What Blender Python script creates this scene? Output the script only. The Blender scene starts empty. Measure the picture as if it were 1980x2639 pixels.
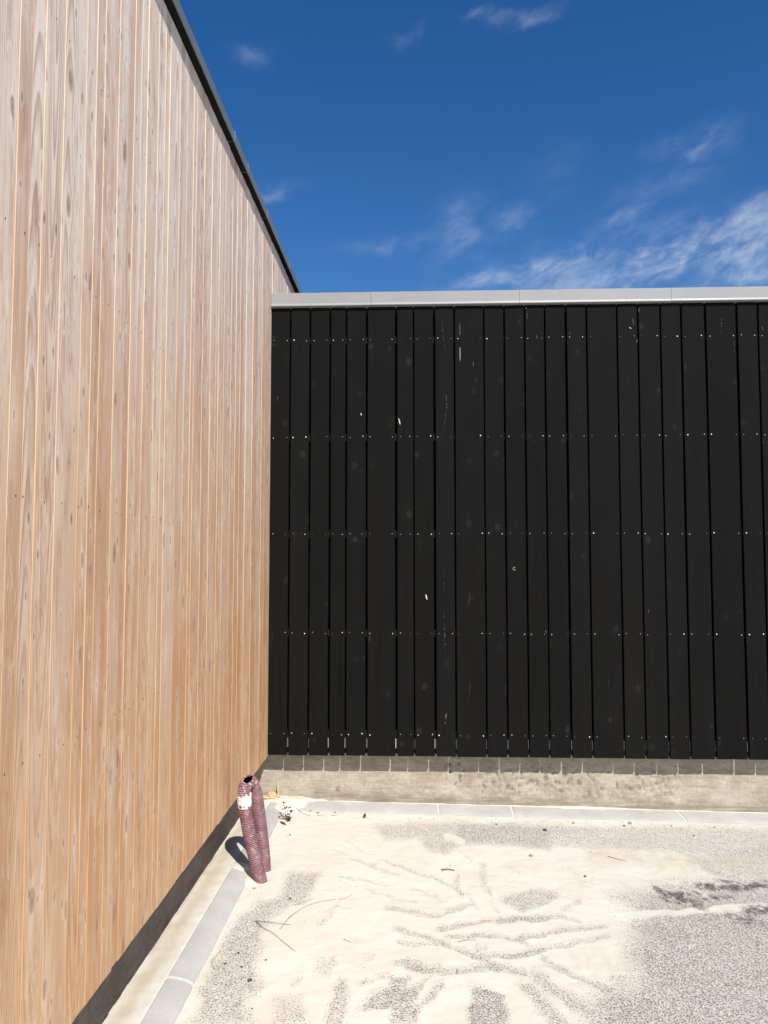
import bpy, bmesh, math, random
import numpy as np
from mathutils import Vector, Matrix, noise as mnoise

C = bpy.context.scene.collection
SC = bpy.context.scene
PI = math.pi

# ------------------------------------------------------------------ camera
cam_d = bpy.data.cameras.new('camera')
cam = bpy.data.objects.new('camera', cam_d); C.objects.link(cam)
cam_d.sensor_fit = 'VERTICAL'; cam_d.sensor_height = 36.0
cam_d.lens = 36.0 * 1970.0 / 2639.0
cam_d.clip_start = 0.05; cam_d.clip_end = 3000
cam.location = (0, 0, 1.52)
cam.rotation_euler = (PI/2 + math.atan(116/1970), 0, math.atan(77/1970))
SC.camera = cam

# ------------------------------------------------------------------ light
SUN = Vector((0.38, -0.92, 1.0)).normalized()          # towards the sun
EL = math.asin(SUN.z); AZ = math.atan2(SUN.x, SUN.y)   # azimuth clockwise from +Y
sd = bpy.data.lights.new('sun', 'SUN'); sd.energy = 4.8; sd.angle = math.radians(0.5)
sd.color = (1.0, 0.95, 0.875)
sun = bpy.data.objects.new('sun', sd); C.objects.link(sun)
sun.rotation_euler = (-SUN).to_track_quat('-Z', 'Y').to_euler()
SC.view_settings.view_transform = 'Standard'
SC.view_settings.look = 'None'
SC.view_settings.gamma = 1.0
SC.view_settings.use_curve_mapping = False
SC.view_settings.exposure = 0.25

# ------------------------------------------------------------------ node helper
class NT:
    def __init__(s, tree): s.t = tree; s.n = tree.nodes; s.l = tree.links
    def new(s, typ, **kw):
        n = s.n.new(typ)
        for k, v in kw.items(): setattr(n, k, v)
        return n
    def put(s, sock, v):
        if isinstance(v, bpy.types.NodeSocket): s.l.new(v, sock)
        elif v is not None: sock.default_value = v
    def m(s, op, a, b=None, c=None, clamp=False):
        n = s.new('ShaderNodeMath', operation=op, use_clamp=clamp)
        s.put(n.inputs[0], a); s.put(n.inputs[1], b); s.put(n.inputs[2], c)
        return n.outputs[0]
    def add(s, a, b): return s.m('ADD', a, b)
    def mul(s, a, b): return s.m('MULTIPLY', a, b)
    def sub(s, a, b): return s.m('SUBTRACT', a, b)
    def ss(s, x, lo, hi, a=0.0, b=1.0):          # smooth step, lo < hi
        n = s.new('ShaderNodeMapRange', interpolation_type='SMOOTHSTEP')
        s.put(n.inputs['Value'], x); s.put(n.inputs['From Min'], lo); s.put(n.inputs['From Max'], hi)
        s.put(n.inputs['To Min'], a); s.put(n.inputs['To Max'], b); return n.outputs[0]
    def sep(s, v):
        n = s.new('ShaderNodeSeparateXYZ'); s.put(n.inputs[0], v); return n.outputs
    def comb(s, x, y, z):
        n = s.new('ShaderNodeCombineXYZ')
        s.put(n.inputs[0], x); s.put(n.inputs[1], y); s.put(n.inputs[2], z); return n.outputs[0]
    def noise(s, vec, scale, detail=2.0, rough=0.5, dist=0.0):
        n = s.new('ShaderNodeTexNoise', noise_dimensions='3D')
        s.put(n.inputs['Vector'], vec); s.put(n.inputs['Scale'], scale); s.put(n.inputs['Detail'], detail)
        s.put(n.inputs['Roughness'], rough); s.put(n.inputs['Distortion'], dist); return n.outputs['Fac']
    def mix(s, f, a, b, blend='MIX'):
        n = s.new('ShaderNodeMix', data_type='RGBA', blend_type=blend)
        def col(v): return (*v, 1.0) if isinstance(v, tuple) and len(v) == 3 else v
        s.put(n.inputs[0], f); s.put(n.inputs[6], col(a)); s.put(n.inputs[7], col(b)); return n.outputs[2]
    def scalec(s, col, f):
        n = s.new('ShaderNodeVectorMath', operation='SCALE'); s.put(n.inputs[0], col); s.put(n.inputs['Scale'], f); return n.outputs[0]
    def bump(s, h, dist, strength=1.0, normal=None):
        n = s.new('ShaderNodeBump'); s.put(n.inputs['Height'], h); n.inputs['Distance'].default_value = dist
        n.inputs['Strength'].default_value = strength
        if normal is not None: s.put(n.inputs['Normal'], normal)
        return n.outputs[0]

def material(name):
    m = bpy.data.materials.new(name); m.use_nodes = True
    t = NT(m.node_tree); p = m.node_tree.nodes['Principled BSDF']
    return m, t, p
def srgb(r, g, b):
    f = lambda c: (c/255)/12.92 if c/255 <= .04045 else ((c/255+.055)/1.055)**2.4
    return (f(r), f(g), f(b))
def simple(name, col, rough=0.7, metal=0.0, var=0.15, scale=30.0, bump=0.0):
    m, t, p = material(name)
    g = t.new('ShaderNodeNewGeometry')
    n = t.noise(g.outputs['Position'], scale, 3)
    f = t.ss(n, .25, .75, 1-var, 1+var)
    t.put(p.inputs['Base Color'], t.scalec(tuple(col), f))
    p.inputs['Roughness'].default_value = rough; p.inputs['Metallic'].default_value = metal
    if bump: t.put(p.inputs['Normal'], t.bump(n, bump))
    return m

# ------------------------------------------------------------------ sky
w = bpy.data.worlds.new('World'); SC.world = w; w.use_nodes = True
wt = NT(w.node_tree); bg = w.node_tree.nodes['Background']
sky = wt.new('ShaderNodeTexSky', sky_type='NISHITA')
sky.sun_disc = False; sky.sun_elevation = EL; sky.sun_rotation = AZ
sky.altitude = 0; sky.air_density = 1.0; sky.dust_density = 0.25; sky.ozone_density = 2.5
hs = wt.new('ShaderNodeHueSaturation'); wt.l.new(sky.outputs[0], hs.inputs['Color'])
hs.inputs['Saturation'].default_value = 1.36; hs.inputs['Hue'].default_value = 0.508
tc = wt.new('ShaderNodeTexCoord')
d = wt.sep(tc.outputs['Generated'])
CLOUDS = [(-0.216, 0.589, 0.034, 0.014, 0.34), (0.142, 0.628, 0.057, 0.011, 0.40), (0.098, 0.63, 0.027, 0.01, 0.4), (-0.008, 0.615, 0.034, 0.011, 0.22), (-0.187, 0.451, 0.038, 0.013, 0.4), (0.36, 0.476, 0.047, 0.021, 0.62), (0.273, 0.405, 0.036, 0.013, 0.62), (0.066, 0.411, 0.045, 0.041, 0.42), (0.133, 0.416, 0.034, 0.021, 0.4), (-0.033, 0.394, 0.068, 0.015, 0.36), (0.203, 0.36, 0.083, 0.025, 0.72), (0.102, 0.349, 0.098, 0.012, 0.62), (0.297, 0.344, 0.042, 0.018, 0.85), (0.367, 0.37, 0.061, 0.025, 0.75), (0.418, 0.348, 0.042, 0.037, 0.9), (0.427, 0.393, 0.038, 0.018, 0.55), (0.182, 0.468, 0.053, 0.041, 0.16), (0.318, 0.432, 0.083, 0.025, 0.26), (0.333, 0.355, 0.045, 0.02, 0.6), (0.405, 0.319, 0.061, 0.01, 0.6), (0.3, 0.379, 0.076, 0.025, 0.4), (0.243, 0.338, 0.121, 0.01, 0.5)]
az = wt.m('ARCTAN2', d[0], d[1]); el = wt.m('ARCSINE', d[2])
wx = wt.sub(wt.noise(wt.comb(wt.mul(az, 9), wt.mul(el, 13), 0.0), 1.0, 4, .6), .5)
wy = wt.sub(wt.noise(wt.comb(wt.mul(az, 9), wt.mul(el, 13), 5.0), 1.0, 4, .6), .5)
ax = wt.add(az, wt.mul(wx, .10)); ey = wt.add(wt.add(el, wt.mul(wy, .07)), wt.mul(az, -0.0))
tot = None
for ca, ce, ra, re, cs in CLOUDS:                     # the drifts of thin cloud, by bearing and height
    u = wt.m('DIVIDE', wt.sub(ax, ca), ra)
    v_ = wt.m('DIVIDE', wt.sub(wt.sub(ey, ce), wt.mul(wt.sub(ax, ca), .10)), re)
    g_ = wt.mul(wt.m('EXPONENT', wt.mul(wt.add(wt.mul(u, u), wt.mul(v_, v_)), -1.0)), cs)
    tot = g_ if tot is None else wt.m('MAXIMUM', tot, g_) if cs < .5 else wt.add(tot, wt.mul(g_, .8))
# everywhere else the same kind of loose wisps
pl = wt.comb(wt.mul(az, 2.2), wt.mul(el, 4.5), 2.0)
gen = wt.ss(wt.noise(pl, 1.0, 4, .55), .56, .80, 0, .55)
gen = wt.mul(gen, wt.ss(wt.m('ABSOLUTE', wt.sub(az, .15)), .55, .9))
tot = wt.add(tot, gen)
fine = wt.noise(wt.comb(wt.add(wt.mul(az, 24), wt.mul(el, -8)), wt.add(wt.mul(el, 44), wt.mul(az, -9)), 4.3), 1.0, 8, .58, .25)
mott = wt.noise(wt.comb(wt.mul(az, 60), wt.mul(el, 80), 1.3), 1.0, 5, .6)
tex = wt.add(wt.mul(fine, .8), wt.mul(mott, .2))
cov = wt.mul(wt.ss(tot, .0, 1.0), wt.ss(tex, .36, .66, .12, 1.0))
cov = wt.mul(cov, .44)
col = wt.mix(cov, hs.outputs[0], (7.2, 7.6, 8.4))
wt.l.new(col, bg.inputs['Color']); bg.inputs['Strength'].default_value = 0.098

# ------------------------------------------------------------------ object helpers
def link(o, parent=None):
    C.objects.link(o)
    if parent is not None: o.parent = parent
    return o
def empty(name, loc=(0, 0, 0), label=None, cat=None, group=None):
    o = bpy.data.objects.new(name, None); o.location = loc; link(o)
    o.empty_display_size = .1
    return tag(o, label, cat, group)
def tag(o, label=None, cat=None, group=None, kind=None):
    if label: o['label'] = label
    if cat: o['category'] = cat
    if group: o['group'] = group
    if kind: o['kind'] = kind
    return o
def mesh(name, v, f, mats, smooth=False, mi=None):
    me = bpy.data.meshes.new(name); me.from_pydata([tuple(a) for a in v], [], f)
    for m in (mats if isinstance(mats, (list, tuple)) else [mats]): me.materials.append(m)
    if mi is not None: me.polygons.foreach_set('material_index', mi)
    if smooth: me.polygons.foreach_set('use_smooth', [True]*len(me.polygons))
    me.update(); return me
def obj(name, v, f, mats, parent=None, loc=(0, 0, 0), smooth=False, mi=None):
    o = bpy.data.objects.new(name, mesh(name, v, f, mats, smooth, mi)); o.location = loc
    return link(o, parent)
def box(x0, y0, z0, x1, y1, z1):
    v = [(x0,y0,z0),(x1,y0,z0),(x1,y1,z0),(x0,y1,z0),(x0,y0,z1),(x1,y0,z1),(x1,y1,z1),(x0,y1,z1)]
    f = [(0,3,2,1),(4,5,6,7),(0,1,5,4),(1,2,6,5),(2,3,7,6),(3,0,4,7)]
    return v, f
def gz(x): return -0.015*(max(-1.2, min(6.0, x)) + .8)      # the yard falls gently to the right
rnd = random.Random(7)
STROKES = [([(-0.422,4.07),(-0.34,4.011)],0.005,0.45),([(-0.372,4.177),(-0.267,4.06),(-0.196,4.001)],0.0051,0.45),([(-0.31,3.949),(-0.189,3.857),(-0.075,3.778)],0.0073,0.55),([(-0.152,3.951),(-0.012,3.841),(0.098,3.772),(0.18,3.687),(0.206,3.619)],0.0071,0.65),([(0.201,3.799),(0.197,3.584)],0.0135,0.6),([(-0.356,3.738),(-0.244,3.709),(-0.118,3.647)],0.0046,0.5),([(-0.343,3.693),(-0.285,3.634)],0.0038,0.35),([(-0.213,3.587),(-0.1,3.537),(0.011,3.488)],0.0066,0.5),([(-0.004,3.629),(0.092,3.568)],0.0134,0.45),([(0.091,3.51),(0.149,3.514)],0.0059,0.4),([(-0.125,3.415),(-0.032,3.391),(0.108,3.364),(0.182,3.453),(0.25,3.505)],0.0084,0.7),([(0.246,4.134),(0.299,3.945)],0.0074,0.4),([(0.347,3.928),(0.336,3.646)],0.0137,0.55),([(0.344,3.646),(0.345,3.512),(0.373,3.436)],0.0066,0.5),([(0.235,3.604),(0.277,3.475)],0.0101,0.5),([(0.105,3.27),(0.221,3.299),(0.363,3.353),(0.548,3.388)],0.0098,0.75),([(0.369,3.347),(0.53,3.4),(0.625,3.407),(0.682,3.386)],0.0111,0.75),([(-0.078,3.264),(0.003,3.235),(0.069,3.179),(0.144,3.113),(0.23,3.057),(0.317,3.051),(0.394,3.068),(0.501,3.106)],0.0095,0.8),([(0.336,3.063),(0.408,3.075),(0.543,3.126),(0.637,3.168),(0.798,3.237)],0.0087,0.65),([(-0.063,3.156),(0.016,3.129),(0.131,3.112)],0.0065,0.7),([(0.136,3.21),(0.214,3.195),(0.313,3.196),(0.409,3.176),(0.443,3.14)],0.008,0.75),([(0.417,3.19),(0.521,3.224)],0.006,0.6),([(0.424,3.196),(0.567,3.259),(0.696,3.307),(0.792,3.329)],0.0092,0.7),([(0.246,3.107),(0.291,3.11)],0.0077,0.6),([(-0.066,3.0),(-0.022,3.003),(0.027,2.96),(0.112,2.955),(0.208,2.939),(0.307,2.962),(0.403,2.952)],0.0104,0.8),([(-0.016,2.992),(0.033,2.961)],0.0184,0.7),([(0.23,3.057),(0.308,2.968)],0.0123,0.8),([(0.097,2.865),(0.06,2.79),(0.03,2.729),(0.002,2.652)],0.0102,0.75),([(-0.185,2.825),(-0.141,2.871),(-0.094,2.901)],0.0107,0.45),([(-0.335,3.447),(-0.366,3.337),(-0.402,3.234)],0.0111,0.5),([(0.654,3.477),(0.738,3.572)],0.0116,0.5),([(0.486,3.04),(0.569,2.968),(0.634,2.899),(0.692,2.844)],0.01,0.75),([(0.439,2.959),(0.487,2.925)],0.0094,0.55),([(0.437,2.904),(0.492,2.843),(0.552,2.757),(0.576,2.727)],0.0171,0.85),([(0.389,2.847),(0.432,2.793),(0.462,2.709),(0.485,2.64)],0.0187,0.85),([(0.713,2.928),(0.752,2.925)],0.0094,0.55),([(0.021,3.965),(0.07,3.927)],0.0099,0.25),([(0.465,3.897),(0.516,3.862)],0.0178,0.3),([(0.762,3.94),(0.801,3.751)],0.0174,0.25),([(-0.273,3.161),(-0.23,3.112)],0.0104,0.3),([(-0.199,3.027),(-0.16,3.018)],0.0088,0.3),([(0.89,3.949),(0.836,3.753)],0.0105,0.2),([(1.434,3.991),(1.554,3.87)],0.0144,0.6)]
COVER = [([(0.871,3.431),(1.096,3.478),(1.307,3.519),(1.432,3.533),(1.572,3.565)],0.0139,0.95),([(0.176,4.318),(0.254,4.275)],0.0233,0.9),([(-0.174,2.65),(-0.097,2.655)],0.011,0.9),([(1.296,3.708),(1.35,3.674)],0.0136,0.6)]
WET = [([(1.127,3.676),(1.176,3.623),(1.25,3.647),(1.282,3.558)],0.0169,1),([(1.267,3.745),(1.335,3.635),(1.436,3.642)],0.0118,0.7),([(1.353,3.772),(1.48,3.751),(1.682,3.807)],0.0139,0.8),([(1.379,3.444),(1.452,3.4)],0.0204,0.7),([(1.469,3.51),(1.595,3.545)],0.0148,0.8),([(1.456,3.841),(1.546,3.807)],0.0124,0.6)]
TAN = [([(0.929,4.117),(1.469,4.063),(1.778,4.018)],0.0568,0.6),([(0.644,3.038),(0.855,3.052)],0.0493,0.5),([(-0.494,4.098),(0.022,4.072)],0.0512,0.25),([(-0.994,2.986),(-1.013,3.446),(-0.988,3.878)],0.0305,0.9),([(0.27,4.164),(0.461,4.154)],0.0388,0.4)]
POLYS = [([(-0.079,2.902),(-0.022,2.901),(-0.027,2.815),(0.05,2.889),(0.014,2.797),(-0.009,2.726),(0.029,2.681),(0.012,2.599),(-0.073,2.593),(-0.097,2.645),(-0.186,2.667),(-0.157,2.736),(-0.103,2.831)],0.8,0.0072),([(0.198,2.846),(0.242,2.843),(0.301,2.796),(0.32,2.719),(0.299,2.524),(0.192,2.518),(0.188,2.739)],0.97,0.0041),([(-0.277,2.862),(-0.252,2.853),(-0.214,2.742),(-0.239,2.583),(-0.303,2.579),(-0.286,2.727)],0.65,0.0095),([(-0.362,2.968),(-0.303,2.996),(-0.291,2.939),(-0.314,2.87),(-0.358,2.889)],0.5,0.0111),([(-0.453,2.839),(-0.407,2.853),(-0.401,2.811),(-0.438,2.788)],0.5,0.0083),([(-0.617,3.766),(-0.466,3.777),(-0.46,3.601),(-0.469,3.492),(-0.541,3.401),(-0.596,3.285),(-0.611,3.136),(-0.581,3.055),(-0.583,2.927),(-0.538,2.768),(-0.581,2.681),(-0.539,2.547),(-0.725,2.535),(-0.752,2.776),(-0.758,2.891),(-0.764,3.097),(-0.743,3.244),(-0.711,3.406),(-0.636,3.497),(-0.608,3.609)],0.72,0.0219),([(-0.493,2.728),(-0.395,2.724),(-0.325,2.561),(-0.472,2.552)],0.5,0.0145),([(-0.238,4.464),(0.177,4.553),(0.771,4.494),(0.71,4.149),(0.269,4.229),(0.174,4.062),(0.073,4.098),(0.023,4.281),(-0.155,4.242)],0.62,0.0206),([(0.232,4.553),(1.24,4.561),(2.191,4.61),(1.944,4.1),(1.515,4.187),(1.142,4.208),(0.854,4.211),(0.255,4.241)],0.6,0.0234),([(1.418,4.18),(2.005,4.226),(1.811,3.827),(1.572,3.871),(1.397,3.988)],0.5,0.0293),([(0.383,3.546),(0.529,3.71),(0.669,3.642),(0.583,3.525),(0.48,3.43)],0.65,0.0099),([(0.913,3.622),(1.146,3.736),(1.289,3.808),(1.832,3.87),(1.206,2.581),(0.517,2.537),(0.685,2.844),(0.834,2.912),(0.839,3.118),(0.902,3.267),(0.9,3.393),(0.968,3.5)],0.95,0.0589),([(0.61,2.74),(0.833,2.865),(1.422,3.026),(1.206,2.581),(0.506,2.537)],0.6,0.0378)]
PEB = [(-0.759,3.226,0.0095,'pale'),(-0.744,3.056,0.0099,'tan'),(-0.726,2.979,0.0111,'tan'),(-0.711,2.93,0.0052,'dark'),(-0.68,3.015,0.0053,'dark'),(-0.643,2.913,0.0057,'dark'),(-0.564,2.969,0.0052,'dark'),(-0.595,2.829,0.0094,'dark'),(-0.55,2.66,0.0039,'dark'),(-0.737,3.581,0.007,'grey'),(-0.71,2.764,0.0113,'pale'),(-0.556,3.489,0.007,'dark'),(0.736,4.452,0.0146,'dark'),(0.818,4.511,0.0074,'grey'),(0.922,4.586,0.0097,'grey'),(1.253,4.607,0.0129,'grey'),(1.21,4.568,0.0086,'dark'),(0.601,4.071,0.0114,'grey'),(0.824,3.835,0.008,'dark'),(1.555,4.428,0.0072,'dark'),(1.739,4.581,0.0161,'pale'),(1.499,4.591,0.0129,'pale'),(0.472,4.527,0.0074,'dark'),(-0.698,4.236,0.0049,'dark'),(-0.683,4.268,0.0086,'grey'),(-0.297,4.576,0.0118,'chunk'),(-0.475,4.652,0.0062,'dark'),(-0.624,4.661,0.0102,'grey'),(-0.575,4.638,0.0108,'grey'),(-0.425,4.55,0.0035,'dark'),(-0.597,2.878,0.0025,'dark'),(-0.269,3.638,0.0041,'dark'),(-0.227,3.662,0.0041,'dark'),(0.178,3.92,0.0053,'dark'),(-0.461,3.282,0.0037,'dark'),(-0.19,2.941,0.0033,'dark'),(0.926,4.153,0.0058,'dark'),(0.775,3.715,0.0043,'dark'),(0.738,3.027,0.0035,'dark'),(1.488,4.088,0.0048,'dark'),(1.832,4.58,0.0054,'dark')]
TW = [[(-0.668,3.272),(-0.62,3.255),(-0.56,3.245),(-0.516,3.248)],[(-0.668,3.272),(-0.627,3.214),(-0.573,3.16),(-0.52,3.1),(-0.461,3.034)],[(-0.553,3.205),(-0.526,3.306),(-0.479,3.398),(-0.418,3.461),(-0.352,3.501)],[(-0.337,3.498),(-0.3,3.531),(-0.284,3.574)],[(-0.524,3.436),(-0.475,3.478),(-0.447,3.502)],[(0.998,4.093),(1.037,4.065),(1.076,4.04)],[(0.172,3.153),(0.199,3.168),(0.245,3.174)],[(-0.286,3.151),(-0.254,3.123)],[(-0.712,4.682),(-0.671,4.63),(-0.613,4.581)],[(-0.572,4.585),(-0.524,4.587)],[(0.132,3.852),(0.165,3.864),(0.195,3.855)],[(-0.758,2.922),(-0.762,2.963),(-0.752,3.021)],[(-0.758,2.922),(-0.741,2.894),(-0.73,2.884)],[(-0.49,4.592),(-0.465,4.605),(-0.443,4.639)]]
MISC = {'weed':[-0.742,4.498,-0.001],'leaf0':[-0.771,4.443,-0.0],'leaf1':[-0.729,4.394,-0.001],'straw':[-0.843,4.885,0.001]}
HOSE = [[-0.7268,3.66,0.0161],[-0.7497,3.66,0.1029],[-0.7756,3.665,0.1953],[-0.8012,3.67,0.3261],[-0.8076,3.675,0.3822],[-0.8075,3.685,0.4226],[-0.8018,3.705,0.4405],[-0.7932,3.735,0.4374],[-0.7842,3.765,0.4104],[-0.7755,3.78,0.3707],[-0.7665,3.79,0.3139],[-0.7542,3.79,0.2304],[-0.745,3.79,0.1602],[-0.7356,3.79,0.0772],[-0.7292,3.79,-0.0002]]
MARKS = [([(0.1809,3.0027),(0.1852,2.9058),(0.199,2.7974)],0.0066,0.25),([(0.2901,2.9868),(0.2906,2.9046)],0.0047,0.5),([(0.2911,2.8321),(0.2906,2.7406)],0.0028,0.6),([(0.2006,2.5445),(0.2068,2.4439),(0.1921,2.3295)],0.0103,0.3),([(-0.3302,2.4192),(-0.3264,2.4048)],0.0056,1),([(-0.0935,2.384),(-0.0888,2.3677),(-0.0841,2.3456)],0.0056,1),([(0.372,2.7398),(0.3736,2.7013)],0.0028,0.4),([(0.0726,1.2896),(0.0799,1.259)],0.0066,1),([(0.1853,1.4696),(0.1825,1.2833)],0.0028,0.3),([(0.184,1.1905),(0.1861,1.0517),(0.193,0.9272)],0.0085,0.2),([(0.3456,1.3208),(0.3358,1.2465),(0.3167,1.1631)],0.0038,0.25),([(0.3469,0.8224),(0.3271,0.6164)],0.0028,0.15),([(0.1931,0.5743),(0.1863,0.5013)],0.0085,0.35),([(0.5555,0.7504),(0.5485,0.6864)],0.0024,0.3),([(-0.6144,0.4121),(-0.6096,0.3847)],0.0028,0.3),([(-0.7066,1.6672),(-0.6952,1.6672)],0.0019,0.4),([(-0.6323,0.5954),(-0.6277,0.4486)],0.0014,0.3),([(0.7122,3.0548),(0.7097,3.0043)],0.003,0.45),([(0.7648,2.9008),(0.7724,2.8805)],0.0059,0.4),([(1.3606,3.0013),(1.3686,2.956)],0.003,0.5),([(1.3401,2.9463),(1.3516,2.9362)],0.0059,0.7),([(1.3893,2.8676),(1.3938,2.8455)],0.0049,0.5),([(1.398,3.0662),(1.3965,3.0391)],0.0034,0.4),([(1.907,2.9996),(1.9018,2.9496),(1.8967,2.8998)],0.0025,0.4),([(1.9775,2.849),(1.9774,2.7743)],0.0025,0.35),([(2.1496,2.9367),(2.1557,2.9167)],0.0039,0.5),([(0.9695,2.9185),(0.9733,2.9084)],0.0039,0.5),([(0.6917,3.0723),(0.7056,3.0772)],0.0025,0.8),([(0.6499,2.4699),(0.6676,2.4697)],0.003,0.3),([(0.7898,2.9327),(0.7944,2.9075)],0.002,0.3),([(0.624,1.4545),(0.6124,1.4584),(0.6065,1.4487),(0.6141,1.439),(0.6258,1.4448)],0.0022,0.7),([(1.4221,1.2026),(1.4227,1.1815)],0.002,0.4),([(1.1765,0.8094),(1.1752,0.7332)],0.002,0.2),([(0.8003,1.0756),(0.8049,1.0545)],0.0039,0.5),([(1.5556,0.3396),(1.5599,0.3678)],0.003,0.2),([(-0.903,2.9105),(-0.874,2.9062)],0.0014,0.5),([(-0.9,2.8938),(-0.8689,2.8789)],0.0014,0.4),([(-0.8978,2.8646),(-0.8706,2.8496)],0.0014,0.4),([(-0.8516,2.5293),(-0.861,2.5004)],0.0019,0.5)]

# ------------------------------------------------------------------ materials
# Pale softwood cladding.  Object colour = (seed, pith offset, tone, taper)
def wood_material(name, edge=False):
    m, t, p = material(name)
    tcn = t.new('ShaderNodeTexCoord'); oi = t.new('ShaderNodeObjectInfo')
    sc = t.new('ShaderNodeSeparateColor'); t.l.new(oi.outputs['Color'], sc.inputs[0])
    seed, off, tone = sc.outputs[0], sc.outputs[1], sc.outputs[2]; taper = oi.outputs['Alpha']
    x, y, z = t.sep(tcn.outputs['Object'])
    sz = t.mul(seed, 137.0)
    # knots: one candidate per cell of a stretched grid
    kv = t.comb(t.add(t.mul(y, 9.0), t.mul(seed, 61.0)), t.add(t.mul(z, 2.6), sz), 0.0)
    kv2 = t.new('ShaderNodeVectorMath', operation='ADD')
    wob = t.noise(t.comb(t.mul(y, 30), t.mul(z, 20), sz), 1.0, 2)
    vo = t.new('ShaderNodeTexVoronoi', voronoi_dimensions='2D', feature='F1'); t.put(vo.inputs['Vector'], kv)
    vo.inputs['Scale'].default_value = 1.0; vo.inputs['Randomness'].default_value = 0.9
    sub = t.new('ShaderNodeVectorMath', operation='SUBTRACT'); t.put(sub.inputs[0], kv); t.l.new(vo.outputs['Position'], sub.inputs[1])
    sx, sy, _ = t.sep(sub.outputs[0])
    ky = t.m('DIVIDE', sx, 9.0); kz = t.m('DIVIDE', sy, 2.6)
    kc = t.new('ShaderNodeSeparateColor'); t.l.new(vo.outputs['Color'], kc.inputs[0])
    size = t.ss(kc.outputs[0], .2, 1.0, .35, 1.15)
    here = t.ss(kc.outputs[1], .30, .34)
    kz2 = t.add(kz, t.mul(ky, t.sub(kc.outputs[2], .5)))           # tilted ellipses
    a = t.m('DIVIDE', ky, t.mul(size, .0085)); b = t.m('DIVIDE', kz2, t.mul(size, .021))
    kd = t.m('SQRT', t.add(t.mul(a, a), t.mul(b, b)))
    kd = t.add(kd, t.mul(t.sub(wob, .5), .9))
    knot = t.mul(here, t.ss(kd, .75, 1.15, 1, 0))
    rim = t.mul(here, t.mul(t.ss(kd, .7, 1.0), t.ss(kd, 1.05, 1.5, 1, 0)))
    push = t.mul(here, t.m('EXPONENT', t.mul(t.m('POWER', t.m('DIVIDE', kd, 2.6), 2.0), -1.0)))
    halo = t.mul(here, t.m('EXPONENT', t.mul(t.add(t.m('ABSOLUTE', t.m('DIVIDE', ky, .016)), t.m('ABSOLUTE', t.m('DIVIDE', kz, .075))), -1.0)))
    # growth rings of a slightly tilted stem
    n1 = t.sub(t.noise(t.comb(t.mul(y, 2.0), t.mul(z, .8), sz), 1.0, 3, .5), .5)
    n2 = t.sub(t.noise(t.comb(t.mul(y, 9.0), t.mul(z, 2.2), sz), 1.0, 2, .5), .5)
    u = t.add(t.add(y, t.mul(t.sub(off, .5), .17)), t.mul(n1, .035))
    u = t.add(u, t.mul(t.mul(ky, push), -1.3))
    dd = t.add(t.mul(t.mul(t.sub(t.add(z, t.mul(n1, .45)), t.mul(seed, 4.0)), taper), .05), t.mul(n2, .006))
    r = t.m('SQRT', t.add(t.mul(u, u), t.mul(dd, dd)))
    ring = t.m('FRACT', t.add(t.m('DIVIDE', r, .0072), t.mul(n2, .5)))
    late = t.mul(t.ss(ring, .35, .93), t.ss(ring, .93, 1.0, 1, 0))
    band = t.noise(t.comb(t.m('DIVIDE', r, .022), t.mul(z, .25), sz), 1.0, 2, .5)
    fib = t.noise(t.comb(t.mul(y, 900), t.mul(z, 9), sz), 1.0, 2, .6)
    sil = t.noise(t.comb(t.mul(y, 34), t.mul(z, .55), t.add(sz, 7)), 1.0, 3, .55)
    # sun and rain have silvered the top, the sheltered foot keeps its honey colour
    hgt = t.add(z, t.mul(t.sub(t.noise(t.comb(t.mul(y, 8), t.mul(z, .7), sz), 1.0, 2), .5), 1.5))
    top = t.ss(hgt, .35, 3.5)
    warm = t.mix(top, (0.60, 0.315, 0.145), (0.73, 0.505, 0.38))
    pale = t.mix(top, (0.68, 0.43, 0.245), (0.91, 0.77, 0.645))
    c = t.mix(t.ss(t.add(t.mul(sil, .55), t.add(t.mul(band, .45), t.mul(t.sub(tone, .5), .42))), .34, .66), warm, pale)
    c = t.mix(t.mul(late, t.ss(t.noise(t.comb(t.mul(y, 14), t.mul(z, .3), sz), 1.0, 1), .35, .65, .30, .85)), c, t.mix(top, (0.44, 0.225, 0.11), (0.47, 0.315, 0.24)))
    c = t.mix(t.mul(halo, .75), c, t.mix(t.ss(kc.outputs[2], .2, .5), (0.46, 0.28, 0.18), (0.90, 0.76, 0.60)))
    c = t.mix(t.mul(knot, t.ss(kc.outputs[0], .2, 1.0, .45, .75)), c, t.mix(t.ss(t.add(kd, t.mul(t.sub(fib, .5), .6)), .0, .7), (0.20, 0.10, 0.06), (0.45, 0.235, 0.155)))
    c = t.mix(t.mul(rim, .5), c, (0.25, 0.14, 0.10))
    # pin knots and resin flecks
    kv3 = t.comb(t.add(t.mul(y, 20.0), t.mul(seed, 33.0)), t.add(t.mul(z, 6.5), t.mul(seed, 77.0)), 0.0)
    v3 = t.new('ShaderNodeTexVoronoi', voronoi_dimensions='2D', feature='F1'); t.put(v3.inputs['Vector'], kv3); v3.inputs['Scale'].default_value = 1.0
    c3 = t.new('ShaderNodeSeparateColor'); t.l.new(v3.outputs['Color'], c3.inputs[0])
    d3 = t.add(v3.outputs['Distance'], t.mul(t.sub(wob, .5), .08))
    pk = t.mul(t.ss(c3.outputs[0], .62, .66), t.ss(d3, t.mul(c3.outputs[1], .05), t.add(t.mul(c3.outputs[1], .13), .03), 1, 0))
    ph = t.mul(t.ss(c3.outputs[0], .62, .66), t.ss(d3, .04, .34, 1, 0))
    c = t.mix(t.mul(ph, .40), c, t.mix(top, (0.74, 0.56, 0.40), (0.90, 0.82, 0.74)))
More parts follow.
